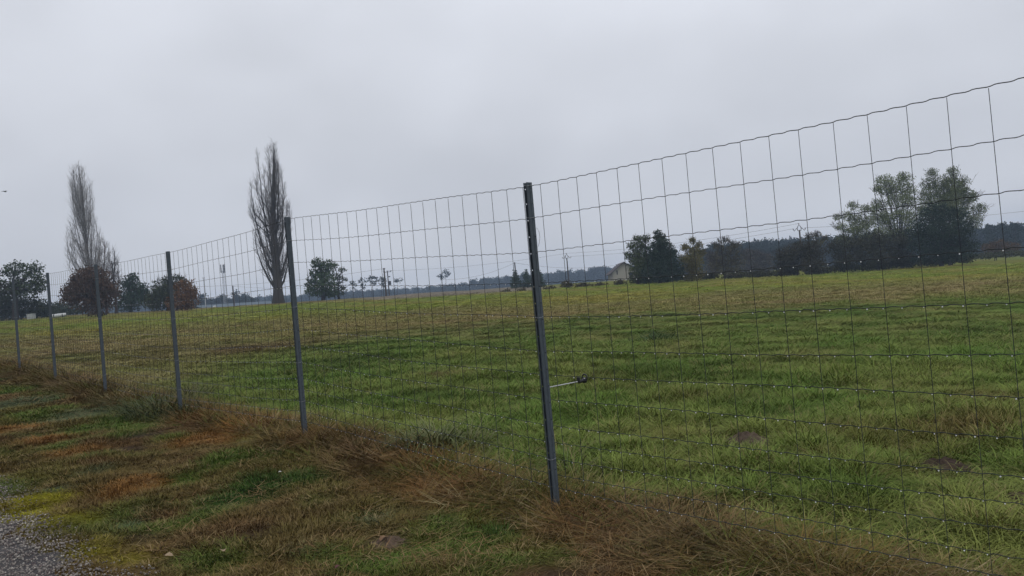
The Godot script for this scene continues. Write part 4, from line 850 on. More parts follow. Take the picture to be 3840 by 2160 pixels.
func sheet_with_holes(b: MB, t: float, n0: float, n1: float, hole_n: float, hr: float, h0: float, h1: float, col: Color) -> void:
	# a strip of sheet steel square to the fence, 2.5 mm thick, with punched holes every 10 cm
	var th := 0.0025
	var ring := func(y: float, pitch: float, tt: float) -> Array:
		var inner := []; var outer := []
		for k in 8:
			var f := TAU * (k + 0.5) / 8.0
			inner.append(FU * tt + FN * (hole_n + cos(f) * hr) + Vector3(0, y + sin(f) * hr, 0))
			var ca := cos(f); var sa := sin(f)
			var ny := y + (0.5 * pitch * signf(sa) if absf(sa) > absf(ca) else sa / absf(ca) * pitch * 0.22)
			var nn := (n1 if ca > 0 else n0)
			if absf(sa) > absf(ca): nn = n1 if ca > 0 else n0
			outer.append(FU * tt + FN * nn + Vector3(0, ny, 0))
		return [inner, outer]
	var y := h0
	while y < h1 - 0.01:
		var pitch := minf(0.1, h1 - y)
		var a: Array = ring.call(y + pitch * 0.5, pitch, t - th * 0.5)
		var c: Array = ring.call(y + pitch * 0.5, pitch, t + th * 0.5)
		for k in 8:
			var j := (k + 1) % 8
			b.quad(a[0][k], a[1][k], a[1][j], a[0][j], col)
			b.quad(c[0][k], c[0][j], c[1][j], c[1][k], col)
			b.quad(a[0][k], a[0][j], c[0][j], c[0][k], col)
		y += pitch
	for e: float in [n0, n1]:
		b.quad(FU * (t - th * 0.5) + FN * e + Vector3(0, h0, 0), FU * (t + th * 0.5) + FN * e + Vector3(0, h0, 0), FU * (t + th * 0.5) + FN * e + Vector3(0, h1, 0), FU * (t - th * 0.5) + FN * e + Vector3(0, h1, 0), col)

func post_mesh() -> ArrayMesh:
	var b := MB.new()
	var col := Color(0.100, 0.118, 0.138)
	var h0 := -0.3; var h1 := 1.978
	# web against the wires, then the two flanges, each of an inner and an outer strip
	b.box(Vector3(0, (h0 + h1) * 0.5, 0) + FN * 0.00125, FU * 0.0165, Vector3(0, (h1 - h0) * 0.5, 0), FN * 0.00125, col)
	for s: float in [-1.0, 1.0]:
		var t := s * 0.01525
		sheet_with_holes(b, t, 0.0025, 0.019, 0.0105, 0.0042 if s < 0.0 else 0.0001, h0, h1, col)
		sheet_with_holes(b, t - s * 0.0022, 0.019, 0.0425, 0.031, 0.0046 if s > 0.0 else 0.0001, h0, h1, col)
		b.box(Vector3(0, (h0 + h1) * 0.5, 0) + FU * (t - s * 0.004) + FN * 0.0415, FU * 0.0028, Vector3(0, (h1 - h0) * 0.5, 0), FN * 0.001, col)
	return b.mesh()

func build_fence() -> void:
	rng.seed = 5
	var origin := Vector3(P0.x, plane_y(P0.x, P0.z), P0.z)
	var fence := thing("wire_fence", origin, "tall galvanised wire stock fence with perforated grey steel posts crossing the picture", "fence")
	var steel := mat(0.55, 0.1, 0.4)
	var nt := NoiseTexture2D.new()
	nt.width = 256; nt.height = 256; nt.seamless = true
	var fn := FastNoiseLite.new()
	fn.frequency = 0.03; fn.fractal_octaves = 4; fn.seed = 3
	nt.noise = fn
	var ramp := Gradient.new()
	ramp.set_color(0, Color(0.78, 0.79, 0.8)); ramp.set_color(1, Color(1, 1, 1))
	nt.color_ramp = ramp
	steel.albedo_texture = nt
	steel.uv1_triplanar = true
	steel.uv1_scale = Vector3(6, 2.5, 6)
	var wire_mat := mat(0.5, 0.2, 0.4)
	var pm := post_mesh()
	for i in range(-1, 7):
		var p := P0 + FU * (SPACING * i)
		p.y = plane_y(p.x, p.z) + (POST_DY[i] if i >= 0 else 0.035)
		p -= FU * 0.026
		var post := part("post", pm, steel, fence, p - origin)
		# wire ties that wrap the post at some of the rows
		for h: float in [ROWS[1], ROWS[4], ROWS[7] if i != 0 else ROWS[0] - 0.006, ROWS[10]]:
			if i > 3 and h < 1.0: continue
			var t := MB.new()
			var pts := []
			for k in 13:
				var f := TAU * k / 12.0
				pts.append(FU * (cos(f) * 0.021) + FN * (0.019 + sin(f) * 0.0285) + Vector3(0, h + 0.003 * sin(f * 2.0), 0))
			t.tube(pts, taper(0.0015, 0.0015, 13), 5, Color(0.3, 0.31, 0.33))
			part("wire_tie", t.mesh(), wire_mat, post)
		if i == 0:
			var t := MB.new()
			var side := FN * 0.006 - FU * 0.0165
			var pts := [side + Vector3(0, 1.70, 0), side - FN * 0.016 + Vector3(0, 1.702, 0), side - FN * 0.030 + Vector3(0, 1.68, 0), side - FN * 0.034 + Vector3(0, 1.65, 0), side - FN * 0.024 + Vector3(0, 1.61, 0), side - FN * 0.014 + Vector3(0, 1.59, 0)]
			t.tube(pts, taper(0.0014, 0.0014, 6), 5, Color(0.3, 0.31, 0.33))
			part("loose_wire", t.mesh(), wire_mat, post)
	var a0 := -3.16
	var a1 := 19.2
	var drops := PackedFloat32Array()
	for r in ROWS.size():
		var b := MB.new()
		var pts := []
		var rad := []
		var a := a0
		var rr := 0.0021 if r in [0, ROWS.size() - 1] else 0.0018
		var ph := rng.randf() * 10.0
		while a < a1:
			var st := 0.0125 if a < 4.0 else 0.025
			var u := fposmod(a - 0.046, 0.075) / 0.075
			# the crimp: a long flat rise and a short kink back
			var y := 0.0056 * ((u / 0.7) if u < 0.7 else (1.0 - (u - 0.7) / 0.3)) - 0.0028
			var slack := 0.004 * sin(a * 1.3 + ph) + 0.003 * sin(a * 3.1 + ph * 2.0) - 0.010 * sin(PI * fposmod(a / SPACING, 1.0))
			pts.append(wire_point(a, ROWS[r] + slack + y) - origin)
			rad.append(rr)
			if r >= 1 and a < 9.0 and u < 0.17 and u >= 0.0 and rng.randf() < (0.4 if r < 3 else 0.88) * (1.0 if a < 4.0 else 0.9):
				var dr := rng.randf_range(0.0018, 0.0029) * (0.55 if r < 3 else 1.0)
				put(drops, wire_point(a + rng.randf_range(-0.006, 0.006), ROWS[r] + slack + y - rr - dr * 0.75) - origin, 0.0, 0.0, Vector3(dr, dr * 1.12, dr), Color.WHITE)
			a += st
		b.tube(pts, rad, 5, Color(0.022, 0.024, 0.027))
		part("horizontal_wire", b.mesh(), wire_mat, fence)
	var k := -21
	while 0.046 + 0.15 * k < a1:
		var a := 0.046 + 0.15 * k + rng.randf_range(-0.004, 0.004)
		k += 1
		if a < a0: continue
		var b := MB.new()
		var pts := []
		for h in [1.96, 1.565, 1.165, 0.815, 0.515, 0.135]:
			pts.append(wire_point(a + rng.randf_range(-0.0015, 0.0015), h - 0.010 * sin(PI * fposmod(a / SPACING, 1.0))) - origin - FN * 0.002)
		b.tube(pts, taper(0.0016, 0.0016, 6), 4, Color(0.036, 0.040, 0.044))
		part("vertical_wire", b.mesh(), wire_mat, fence)
	var water := StandardMaterial3D.new()
	water.albedo_color = Color(1, 1, 1)
	water.roughness = 0.0
	water.refraction_enabled = true
	water.refraction_scale = 0.033
	var sm := SphereMesh.new()
	sm.radius = 1.0; sm.height = 2.0; sm.radial_segments = 10; sm.rings = 6
	copies("water_drops", sm, water, drops, "", "", fence)
	# electric fence bracket on the nearest post
	var p := wire_point(0.0, 0.735) 
	var ins := thing("fence_insulator", p, "black plastic insulator on a thin pale rod sticking out of the nearest post", "insulator")
	var rod := MB.new()
	rod.tube([FN * 0.03, -FN * 0.16, -FN * 0.325], [0.0036, 0.0036, 0.0036], 7, Color(0.5, 0.5, 0.5), true)
	part("rod", rod.mesh(), mat(0.4, 0.4, 0.5), ins)
	var blk := mat(0.45, 0.0, 0.5)
	var bc := Color(0.012, 0.013, 0.016)
	var body := MB.new()
	var prof := [[0.29, 0.007], [0.296, 0.012], [0.31, 0.012], [0.318, 0.008], [0.33, 0.008], [0.336, 0.016], [0.348, 0.018], [0.358, 0.013], [0.362, 0.004]]
	var bp := []; var br := []
	for q: Array in prof:
		bp.append(-FN * q[0]); br.append(q[1])
	body.tube(bp, br, 12, bc, true)
	part("insulator_body", body.mesh(), blk, ins)
	var ring := MB.new()
	var rp := []
	for i in 15:
		var f := TAU * i / 16.0 - 1.2
		rp.append(-FN * 0.350 + FU * cos(f) * 0.020 + Vector3(0, 0.016 + sin(f) * 0.022, 0))
	ring.tube(rp, taper(0.006, 0.0045, 15), 8, bc, true)
	part("wire_claw", ring.mesh(), blk, ins)
	var knob := MB.new()
	knob.tube([-FN * 0.292 - Vector3(0, 0.004, 0), -FN * 0.292 + Vector3(0, 0.024, 0), -FN * 0.292 + Vector3(0, 0.027, 0)], [0.011, 0.011, 0.006], 10, bc, true)
	part("clamp_knob", knob.mesh(), blk, ins)

# ---------------------------------------------------------------- poles, wires, buildings, small things

func strand(called: String, a: Vector3, b: Vector3, sag: float, label: String, r: float) -> void:
	var m := MB.new()
	var pts := []
	for i in 25:
		var t := i / 24.0
		pts.append(a.lerp(b, t) - Vector3(0, sag * 4.0 * t * (1.0 - t), 0) - a)
	m.tube(pts, taper(r, r, 25), 4, Color(0.05, 0.05, 0.055))
	var o := part(called, m.mesh(), mat(0.6), self, a)
	tag(o, label, "power line", "overhead lines beyond the field")

func pole(key: String, kind: String, label: String) -> Vector3:
	var d: Dictionary = POLES[key]
	var b := vec(d.base)
	var h: float = d.top[1] - ground_y(b.x, b.z)
	var o := thing("utility_pole", Vector3(b.x, ground_y(b.x, b.z), b.z), label, "utility pole", "utility poles beyond the field")
	var m := MB.new()
	var wc := Color(0.085, 0.07, 0.058)
	var shaft := h - (0.9 if kind == "hoop" else 0.0)
	m.tube([Vector3(0, -0.4, 0), Vector3(0, shaft * 0.5, 0), Vector3(0, shaft, 0)], [0.17, 0.15, 0.125], 9, wc, true)
	part("shaft", m.mesh(), bark_mat, o)
	var top := o.position + Vector3(0, h, 0)
	var metal := mat(0.6, 0.2, 0.4)
	var mc := Color(0.07, 0.07, 0.075)
	if kind == "hoop":
		# the pointed steel hoop head that carries three insulators
		var q := MB.new()
		q.tube([Vector3(-0.22, shaft - 0.15, 0), Vector3(-0.34, shaft + 0.25, 0), Vector3(-0.2, shaft + 0.62, 0), Vector3(0, h - 0.02, 0), Vector3(0.2, shaft + 0.62, 0), Vector3(0.34, shaft + 0.25, 0), Vector3(0.22, shaft - 0.15, 0)], taper(0.06, 0.06, 7), 5, mc)
		part("hoop_head", q.mesh(), metal, o)
		for s: float in [-1.0, 1.0]:
			var arm := MB.new()
			arm.tube([Vector3(s * 0.3, shaft + 0.42, 0), Vector3(s * 0.62, shaft + 0.12, 0), Vector3(s * 0.85, shaft - 0.12, 0), Vector3(s * 1.0, shaft + 0.06, 0)], taper(0.055, 0.045, 4), 5, mc)
			var ar := part("arm", arm.mesh(), metal, o)
			var iq := MB.new()
			iq.tube([Vector3(s * 1.0, shaft + 0.04, 0), Vector3(s * 1.0, shaft + 0.16, 0), Vector3(s * 1.0, shaft + 0.3, 0)], [0.05, 0.09, 0.04], 7, Color(0.12, 0.1, 0.09), true)
			part("insulator", iq.mesh(), metal, ar)
		var iq2 := MB.new()
		iq2.tube([Vector3(0, h - 0.02, 0), Vector3(0, h + 0.12, 0), Vector3(0, h + 0.26, 0)], [0.05, 0.09, 0.04], 7, Color(0.12, 0.1, 0.09), true)
		part("insulator", iq2.mesh(), metal, o)
	elif kind == "transformer":
		var q := MB.new()
		q.box(Vector3(0, h - 0.25, 0.14), Vector3(1.05, 0, 0), Vector3(0, 0.07, 0), Vector3(0, 0, 0.06), mc)
		part("cross_arm", q.mesh(), metal, o)
		for s: float in [-0.95, 0.0, 0.95]:
			var iq := MB.new()
			iq.tube([Vector3(s, h - 0.2, 0.14), Vector3(s, h + 0.02, 0.14), Vector3(s, h + 0.16, 0.14)], [0.05, 0.1, 0.04], 7, mc, true)
			part("insulator", iq.mesh(), metal, o)
		var tq := MB.new()
		tq.tube([Vector3(0.36, h - 3.7, 0.1), Vector3(0.36, h - 3.6, 0.1), Vector3(0.36, h - 2.75, 0.1), Vector3(0.36, h - 2.65, 0.1)], [0.3, 0.38, 0.38, 0.3], 10, mc, true)
		part("transformer", tq.mesh(), metal, o)
		var sq := MB.new()
		sq.box(Vector3(0.3, h - 1.5, 0.12), Vector3(0.34, 0, 0), Vector3(0, 0.12, 0), Vector3(0, 0, 0.1), mc)
		part("switch_box", sq.mesh(), metal, o)
	else:
		var q := MB.new()
		q.box(Vector3(0, h - 0.16, 0), Vector3(0.24, 0, 0), Vector3(0, 0.05, 0), Vector3(0, 0, 0.16), mc)
		part("bracket", q.mesh(), metal, o)
	return top

func build_far_things() -> void:
	var t0 := pole("p0", "plain", "short dark pole beside the long low building")
	var t1 := pole("p1", "plain", "plain wooden pole left of the pole with the transformer")
	var t2 := pole("p2", "transformer", "wooden pole carrying a cross arm and a dark transformer")
	var t3 := pole("p3", "plain", "slim wooden pole rising from the small spruces left of the nearest post")
	var t4 := pole("p4", "hoop", "wooden pole with a hooped head just right of the nearest post")
	var t5 := pole("p5", "hoop", "wooden pole with a hooped head rising from the dark shrub mass")
	var lf := vec(LINES.left); var rt := vec(LINES.right); var pb := vec(LINES.pB)
	strand("power_line", t2 + Vector3(0, 0.1, 0), t4 + Vector3(0, 0.2, 0), 0.8, "overhead line from the transformer pole to the hooped pole near the post", 0.018)
	strand("power_line", t4 + Vector3(0.9, -0.6, 0), t5 + Vector3(-0.9, -0.6, 0), 0.8, "lower overhead line between the two hooped poles", 0.018)
	strand("power_line", t4 + Vector3(0, 0.2, 0), t5 + Vector3(0, 0.2, 0), 0.8, "upper overhead line between the two hooped poles", 0.018)
	strand("power_line", t5 + Vector3(0.9, -0.6, 0), rt, 0.6, "overhead line leaving to the right past the tallest tree", 0.018)
	strand("power_line", t3 + Vector3(0, -0.1, 0), t1 + Vector3(0, -0.15, 0) + Vector3(10, -2.6, -14), 0.9, "thin cable sloping down to the left from the slim wooden pole", 0.018)
	strand("power_line", t3 + Vector3(0, -0.1, 0), Vector3(25.4, 7.6, -189.0), 0.9, "thin cable sagging from the slim wooden pole towards the farmhouse", 0.018)
	strand("power_line", t1 + Vector3(0, -0.1, 0), pb, 1.2, "cable from the plain wooden pole past the oak to the left", 0.018)
	strand("power_line", t0 + Vector3(0, -0.1, 0), Vector3(-32.3, 9.8, -205.0), 1.4, "cable from the short dark pole by the low building towards the oak", 0.018)
	# farmhouse: gable end towards the camera
	var hb := vec(HOUSE.base)
	var gy := ground_y(hb.x, hb.z)
	var ridge: float = HOUSE.ridge[1] - gy
	var half: float = HOUSE.ridge[0] - HOUSE.eave[0]
	var eave: float = HOUSE.eave[1] - gy
	var house := thing("farmhouse", Vector3(HOUSE.ridge[0], gy, hb.z), "cream farmhouse gable with a dark overhanging roof behind the olive tree clump", "house")
	var wm := mat(0.9)
	var w := MB.new()
	var wh := half * 0.78
	var we := eave + (ridge - eave) * 0.22
	var len := 9.0
	var wc := Color(0.36, 0.33, 0.27)
	for z: float in [0.0, -len]:
		w.quad(Vector3(-wh, -0.3, z), Vector3(wh, -0.3, z), Vector3(wh, we, z), Vector3(-wh, we, z), wc)
		w.tri(Vector3(-wh, we, z), Vector3(wh, we, z), Vector3(0, ridge - 0.1, z), wc)
	for s: float in [-1.0, 1.0]: w.quad(Vector3(wh * s, -0.3, 0), Vector3(wh * s, -0.3, -len), Vector3(wh * s, we, -len), Vector3(wh * s, we, 0), wc)
	part("wall", w.mesh(), wm, house)
	for s: float in [-1.0, 1.0]:
		var rf := MB.new()
		var slope := Vector3(half * s, eave - ridge, 0)
		var up := Vector3((ridge - eave) * s, half, 0).normalized() * 0.07
		rf.box(slope * 0.5 + Vector3(0, ridge + 0.07, -len * 0.5), slope * 0.5, up, Vector3(0, 0, len * 0.5 + 0.7), Color(0.075, 0.06, 0.055))
		part("roof_slope", rf.mesh(), wm, house)
		var pl := MB.new()
		pl.box(Vector3(wh * s * 1.12, eave - 0.25, 0.35), Vector3(0.08, 0, 0), Vector3(0, 0.35, 0), Vector3(0, 0, 0.3), Color(0.2, 0.18, 0.16))
		part("roof_bracket", pl.mesh(), wm, house)
	for q: Array in [[-1.75, 2.1, 0.13, 0.5], [1.6, 1.3, 0.5, 0.6]]:
		var fr := MB.new()
		fr.box(Vector3(q[0], q[1], 0.02), Vector3(q[2] + 0.06, 0, 0), Vector3(0, q[3] + 0.06, 0), Vector3(0, 0, 0.03), Color(0.3, 0.27, 0.22))
		var wn := part("window", fr.mesh(), wm, house)
		var pa := MB.new()
		pa.box(Vector3(q[0], q[1], 0.045), Vector3(q[2], 0, 0), Vector3(0, q[3], 0), Vector3(0, 0, 0.012), Color(0.02, 0.022, 0.025))
		part("pane", pa.mesh(), mat(0.2, 0.0, 0.5), wn)
	# long low building on the left
	var a := vec(SHED.a); var b := vec(SHED.b)
	var c := (a + b) * 0.5
	var sy := ground_y(c.x, c.z)
	var shed := thing("long_building", Vector3(c.x, sy, c.z), "long low grey building with a pale roof left of the nearer poplar", "building")
	var ax := Vector3(b.x - a.x, 0, b.z - a.z) * 0.5
	var dn := ax.normalized()
	var fr2 := Vector3(-dn.z, 0, dn.x)
	if fr2.z < 0: fr2 = -fr2
	var sw := MB.new()
	sw.box(Vector3(0, 1.0, 0), ax, Vector3(0, 1.4, 0), fr2 * 4.0, Color(0.10, 0.115, 0.13))
	part("wall", sw.mesh(), wm, shed)
	var sr := MB.new()
	for s: float in [-1.0, 1.0]:
		sr.box(Vector3(0, 2.95, 0) + fr2 * 2.1 * s, ax * 1.03, fr2 * 2.2 * s + Vector3(0, -0.5, 0), (Vector3(0, 0.06, 0)), Color(0.14, 0.165, 0.185))
	part("roof", sr.mesh(), mat(1.0, 0.0, 0.0), shed)
	for k in 7:
		var dq := MB.new()
		var f := -0.9 + k * 0.27
		dq.box(ax * f + Vector3(0, 1.1, 0) + fr2 * 4.03, dn * (0.9 + 0.5 * (k % 2)), Vector3(0, 0.95, 0), fr2 * 0.04, Color(0.03, 0.035, 0.042) if k % 3 != 2 else Color(0.2, 0.22, 0.24))
		part("door_panel", dq.mesh(), wm, shed)
	# masts
	for q in [[MAST, "lattice_mast", "tall pale lattice mast with a crown of antennas behind the low building", true], [MAST2, "white_mast", "thin white mast standing left of the lattice mast", false]]:
		var mb := vec(q[0].base)
		var y0 := ground_y(mb.x, mb.z)
		var hh: float = q[0].top[1] - y0
		var mast := thing(q[1], Vector3(mb.x, y0, mb.z), q[2], "mast")
		var gm := mat(0.6, 0.2, 0.4)
		var pc := Color(0.42, 0.44, 0.47)
		if q[3]:
			for k in 3:
				var f := TAU * k / 3.0
				var lg := MB.new()
				lg.tube([Vector3(cos(f) * 0.75, -0.3, sin(f) * 0.75), Vector3(cos(f) * 0.4, hh * 0.9, sin(f) * 0.4)], [0.07, 0.06], 5, pc)
				part("leg", lg.mesh(), gm, mast)
			var br := MB.new()
			for i in 22:
				var r := lerpf(0.75, 0.4, i / 22.0)
				for k in 3:
					var f := TAU * k / 3.0; var g := TAU * (k + 1) / 3.0
					br.tube([Vector3(cos(f) * r, hh * 0.9 * i / 22.0, sin(f) * r), Vector3(cos(g) * r, hh * 0.9 * (i + 1) / 22.0, sin(g) * r)], [0.03, 0.03], 3, pc)
			part("lattice", br.mesh(), gm, mast)
			for i in 9:
				var an := MB.new()
				var f := TAU * (i % 3) / 3.0 + 0.4
				var y := hh * (0.88 + 0.055 * (i / 3))
				an.box(Vector3(cos(f) * 0.62, y, sin(f) * 0.62), Vector3(0.16, 0, 0), Vector3(0, 0.42, 0), Vector3(0, 0, 0.12), Color(0.22, 0.23, 0.25))
				part("antenna", an.mesh(), gm, mast)
		else:
			var sh := MB.new()
			sh.tube([Vector3(0, -0.3, 0), Vector3(0, hh, 0)], [0.17, 0.08], 8, Color(0.5, 0.52, 0.54), true)
			part("shaft", sh.mesh(), gm, mast)
			var la := MB.new()
			la.box(Vector3(0, hh, 0), Vector3(0.3, 0, 0), Vector3(0, 0.08, 0), Vector3(0, 0, 0.12), Color(0.3, 0.3, 0.32))
			part("lamp_head", la.mesh(), gm, mast)
	# white box and long white container at the left field edge
	var wcol := Color(0.62, 0.63, 0.62)
	var bx := thing("white_box", Vector3(BOX[0], ground_y(BOX[0], BOX[2]), BOX[2]), "small boxy white cabinet at the foot of the dark hedge", "cabinet")
	var m := MB.new()
	m.box(Vector3(0, 0.27, 0), Vector3(0.38, 0, 0), Vector3(0, 0.3, 0), Vector3(0, 0, 0.3), wcol * 0.7)
	part("body", m.mesh(), wm, bx)
	m = MB.new()
	m.box(Vector3(0, 0.6, 0), Vector3(0.43, 0, 0), Vector3(0, 0.03, 0), Vector3(0, 0, 0.34), wcol * 0.8)
	part("lid", m.mesh(), wm, bx)
	var tr := thing("white_container", Vector3(TROUGH[0], ground_y(TROUGH[0], TROUGH[2]), TROUGH[2]), "long low white container lying between the dark hedge and the maroon bush", "container")
	m = MB.new()
	m.tube([Vector3(-0.85, 0.22, 0), Vector3(-0.8, 0.22, 0), Vector3(0.78, 0.26, 0), Vector3(0.85, 0.26, 0)], [0.16, 0.23, 0.23, 0.14], 10, wcol, true)
	part("body", m.mesh(), mat(0.6), tr)
	for s: float in [-0.6, 0.45]:
		m = MB.new()
		m.tube([Vector3(s, 0.24, 0), Vector3(s + 0.12, 0.24, 0)], [0.24, 0.24], 10, Color(0.06, 0.06, 0.065), true)
		part("strap", m.mesh(), wm, tr)
	var bl := thing("white_bale", Vector3(BALE[0], ground_y(BALE[0], BALE[2]), BALE[2]), "tiny white wrapped bale at the field edge before the low building", "bale")
	m = MB.new()
	m.tube([Vector3(-0.17, 0.12, 0), Vector3(-0.14, 0.12, 0), Vector3(0.14, 0.12, 0), Vector3(0.17, 0.12, 0)], [0.1, 0.14, 0.14, 0.1], 12, wcol, true)
	part("wrapped_roll", m.mesh(), mat(0.4), bl)
	# a bird in the sky at the left
	var bird := thing("bird", vec(BIRD), "small dark bird gliding in the sky at the far left", "bird")
	m = MB.new()
	var dk := Color(0.03, 0.03, 0.035)
	m.tube([Vector3(-0.02, 0, 0.10), Vector3(-0.01, 0.0, 0.07), Vector3(0, 0.002, 0.0), Vector3(0.01, 0, -0.05), Vector3(0.012, 0.004, -0.085), Vector3(0.014, 0.0, -0.11)], [0.008, 0.014, 0.026, 0.022, 0.014, 0.003], 8, dk, true)
	part("body", m.mesh(), wm, bird)
	for s: float in [-1.0, 1.0]:
		m = MB.new()
		m.tube([Vector3(0, 0.012, -0.01), Vector3(0.05 * s, 0.026, -0.012), Vector3(0.11 * s, 0.018, 0.01), Vector3(0.16 * s, 0.0, 0.04)], [0.016, 0.014, 0.010, 0.002], 5, dk, true)
		part("wing", m.mesh(), wm, bird)

func build_small_things() -> void:
	rng.seed = 41
	var labels := ["low bare soil mound in the field right of the nearest post", "dark trodden soil mound in the field near the right side", "small reddish soil mound on the verge at the bottom centre", "dark soil mound at the right edge of the picture", "flat pale soil patch in the grass between the two nearest posts"]
	var sizes := [[0.24, 0.085], [0.25, 0.06], [0.13, 0.012], [0.15, 0.06], [0.3, 0.03]]
	var tones := [Color(0.092, 0.068, 0.052), Color(0.055, 0.040, 0.032), Color(0.115, 0.082, 0.06), Color(0.08, 0.055, 0.045), Color(0.14, 0.11, 0.085)]
	for k in MOUNDS.size():
		var b := MB.new()
		var r: float = sizes[k][0]; var h: float = sizes[k][1]
		for i in 13:
			for j in 28:
				var t := i / 12.0
				var f := TAU * j / 28.0
				var rr := r * t * (1.0 + 0.25 * fine.get_noise_2d(cos(f) * 0.9 + k * 7.0, sin(f) * 0.9))
				var p := Vector3(cos(f) * rr, h * (1.0 - t * t) * (1.0 + 0.3 * fine.get_noise_2d(cos(f) * rr * 9.0, sin(f) * rr * 9.0 + k)) - 0.03 * t + 0.015 + rng.randf_range(-0.012, 0.012) * (1.0 - t * 0.6), sin(f) * rr)
				b.v.append(p); b.n.append(Vector3(cos(f) * t * 0.4 + rng.randf_range(-0.3, 0.3), 1, sin(f) * t * 0.4 + rng.randf_range(-0.3, 0.3)).normalized()); b.c.append(jit(tones[k], 0.3))
		for i in 12:
			for j in 28:
				var a := i * 28 + j
				var c := i * 28 + (j + 1) % 28
				b.ix.append(a); b.ix.append(a + 28); b.ix.append(c); b.ix.append(c); b.ix.append(a + 28); b.ix.append(c + 28)
		var w: Array = MOUNDS[k]
		var o := part("soil_mound", b.mesh(), mat(1.0, 0.0, 0.1), self, Vector3(w[0], ground_y(w[0], w[2]), w[2]))
		tag(o, labels[k], "soil mound", "bare soil mounds")
	var ll := ["pale curled dead leaf at the foot of the brown grass, left one of two", "pale curled dead leaf at the foot of the brown grass, right one of two", "russet dead leaf below the fence at the bottom right of centre", "brown dead leaf beside the reddish soil mound", "dark russet dead leaf at the bottom edge right of the nearest post", "tiny whitish dead leaf in the dark green grass left of centre", "tan dead leaf at the bottom left near the gravel", "brown dead leaf on the dark soil below the nearest post", "small tan dead leaf on the brown grass left of the bottom centre", "maroon dead leaf at the bottom edge left of centre"]
	var lc := [Color(0.34, 0.21, 0.13), Color(0.28, 0.16, 0.10), Color(0.24, 0.11, 0.06), Color(0.2, 0.12, 0.07), Color(0.16, 0.07, 0.045), Color(0.5, 0.48, 0.44), Color(0.3, 0.22, 0.14), Color(0.22, 0.13, 0.08), Color(0.3, 0.21, 0.13), Color(0.11, 0.04, 0.04)]
	for k in LEAVES.size():
		var w: Array = LEAVES[k]
		var y := ground_y(w[0], w[2])
		var root := thing("fallen_leaf", Vector3(w[0], y + 0.03, w[2]), ll[k], "leaf", "fallen leaves on the verge")
		root.rotation = Vector3(rng.randf_range(-0.3, 0.5), rng.randf() * TAU, rng.randf_range(-0.4, 0.4))
		var sc := 0.024 if k != 5 else 0.012
		var b := MB.new()
		var n := 9
		for i in n + 1:
			var t := float(i) / n
			var hw := sc * 0.62 * sin(PI * pow(t, 0.8)) * (1.0 + 0.25 * sin(t * 19.0))
			for s in 3:
				var u := s - 1.0
				b.v.append(Vector3(u * hw, 0.35 * absf(u) * hw + 0.25 * sc * sin(t * 3.0), (t - 0.5) * sc * 2.2)); b.n.append(Vector3(-u * 0.3, 1, 0).normalized()); b.c.append(jit(lc[k], 0.12))
		for i in n:
			for s in 2:
				var a := i * 3 + s
				b.ix.append(a); b.ix.append(a + 1); b.ix.append(a + 3); b.ix.append(a + 1); b.ix.append(a + 4); b.ix.append(a + 3)
		part("blade", b.mesh(), mat(0.7), root)
		var st := MB.new()
		st.tube([Vector3(0, 0.0, -sc * 1.05), Vector3(0.004, 0.006, -sc * 1.6)], [0.0012, 0.0009], 4, lc[k] * 0.7)
		part("stem", st.mesh(), mat(0.7), root)
	var ga := Color(0.10, 0.13, 0.05); var gb := Color(0.18, 0.185, 0.09)
	clump(CLUMPS.mid, "tall green grass clump under the wires between the two nearest posts, middle", 260, 0.20, 0.30, 0.55, 0.009, ga, gb)
	clump(CLUMPS.mid2, "tall green grass clump between the two nearest posts, left part", 150, 0.16, 0.25, 0.5, 0.008, ga, gb)
	clump(CLUMPS.mid3, "tall straw-tipped grass clump between the two nearest posts, right part", 170, 0.18, 0.25, 0.5, 0.007, ga.lerp(Color(0.2, 0.15, 0.08), 0.4), gb)
	clump(CLUMPS.post, "green and straw grass clump at the right foot of the nearest post", 110, 0.13, 0.2, 0.45, 0.007, ga, Color(0.18, 0.14, 0.07))
	clump(CLUMPS.p0r, "thin yellowish grass clump behind the foot of the nearest post", 80, 0.12, 0.2, 0.42, 0.007, Color(0.14, 0.14, 0.06), Color(0.2, 0.16, 0.08))
	var ba := Color(0.060, 0.078, 0.038); var bb := Color(0.11, 0.122, 0.065)
	clump(CLUMPS.left, "big blue-green grass clump left of the third post", 520, 0.42, 0.28, 0.56, 0.008, ba, bb)
	clump(CLUMPS.left2, "blue-green grass clump right against the third post", 300, 0.32, 0.24, 0.48, 0.008, ba, bb)
	clump(CLUMPS.left3, "blue-green grass clump nearest the fourth post", 260, 0.36, 0.20, 0.40, 0.008, ba, bb)
	clump(CLUMPS.cl2, "olive grass clump in the field just behind the third post", 260, 0.36, 0.3, 0.55, 0.011, Color(0.08, 0.08, 0.04), Color(0.13, 0.12, 0.06))
	clump(CLUMPS.bright, "bright yellow-green grass tuft in the right of the field", 260, 0.34, 0.2, 0.42, 0.010, Color(0.11, 0.15, 0.03), Color(0.16, 0.18, 0.05))
	clump(CLUMPS.dark, "dark green grass tuft in the lush field right of the nearest post", 300, 0.5, 0.2, 0.4, 0.014, Color(0.05, 0.085, 0.035), Color(0.08, 0.115, 0.05))

# ---------------------------------------------------------------- light and air

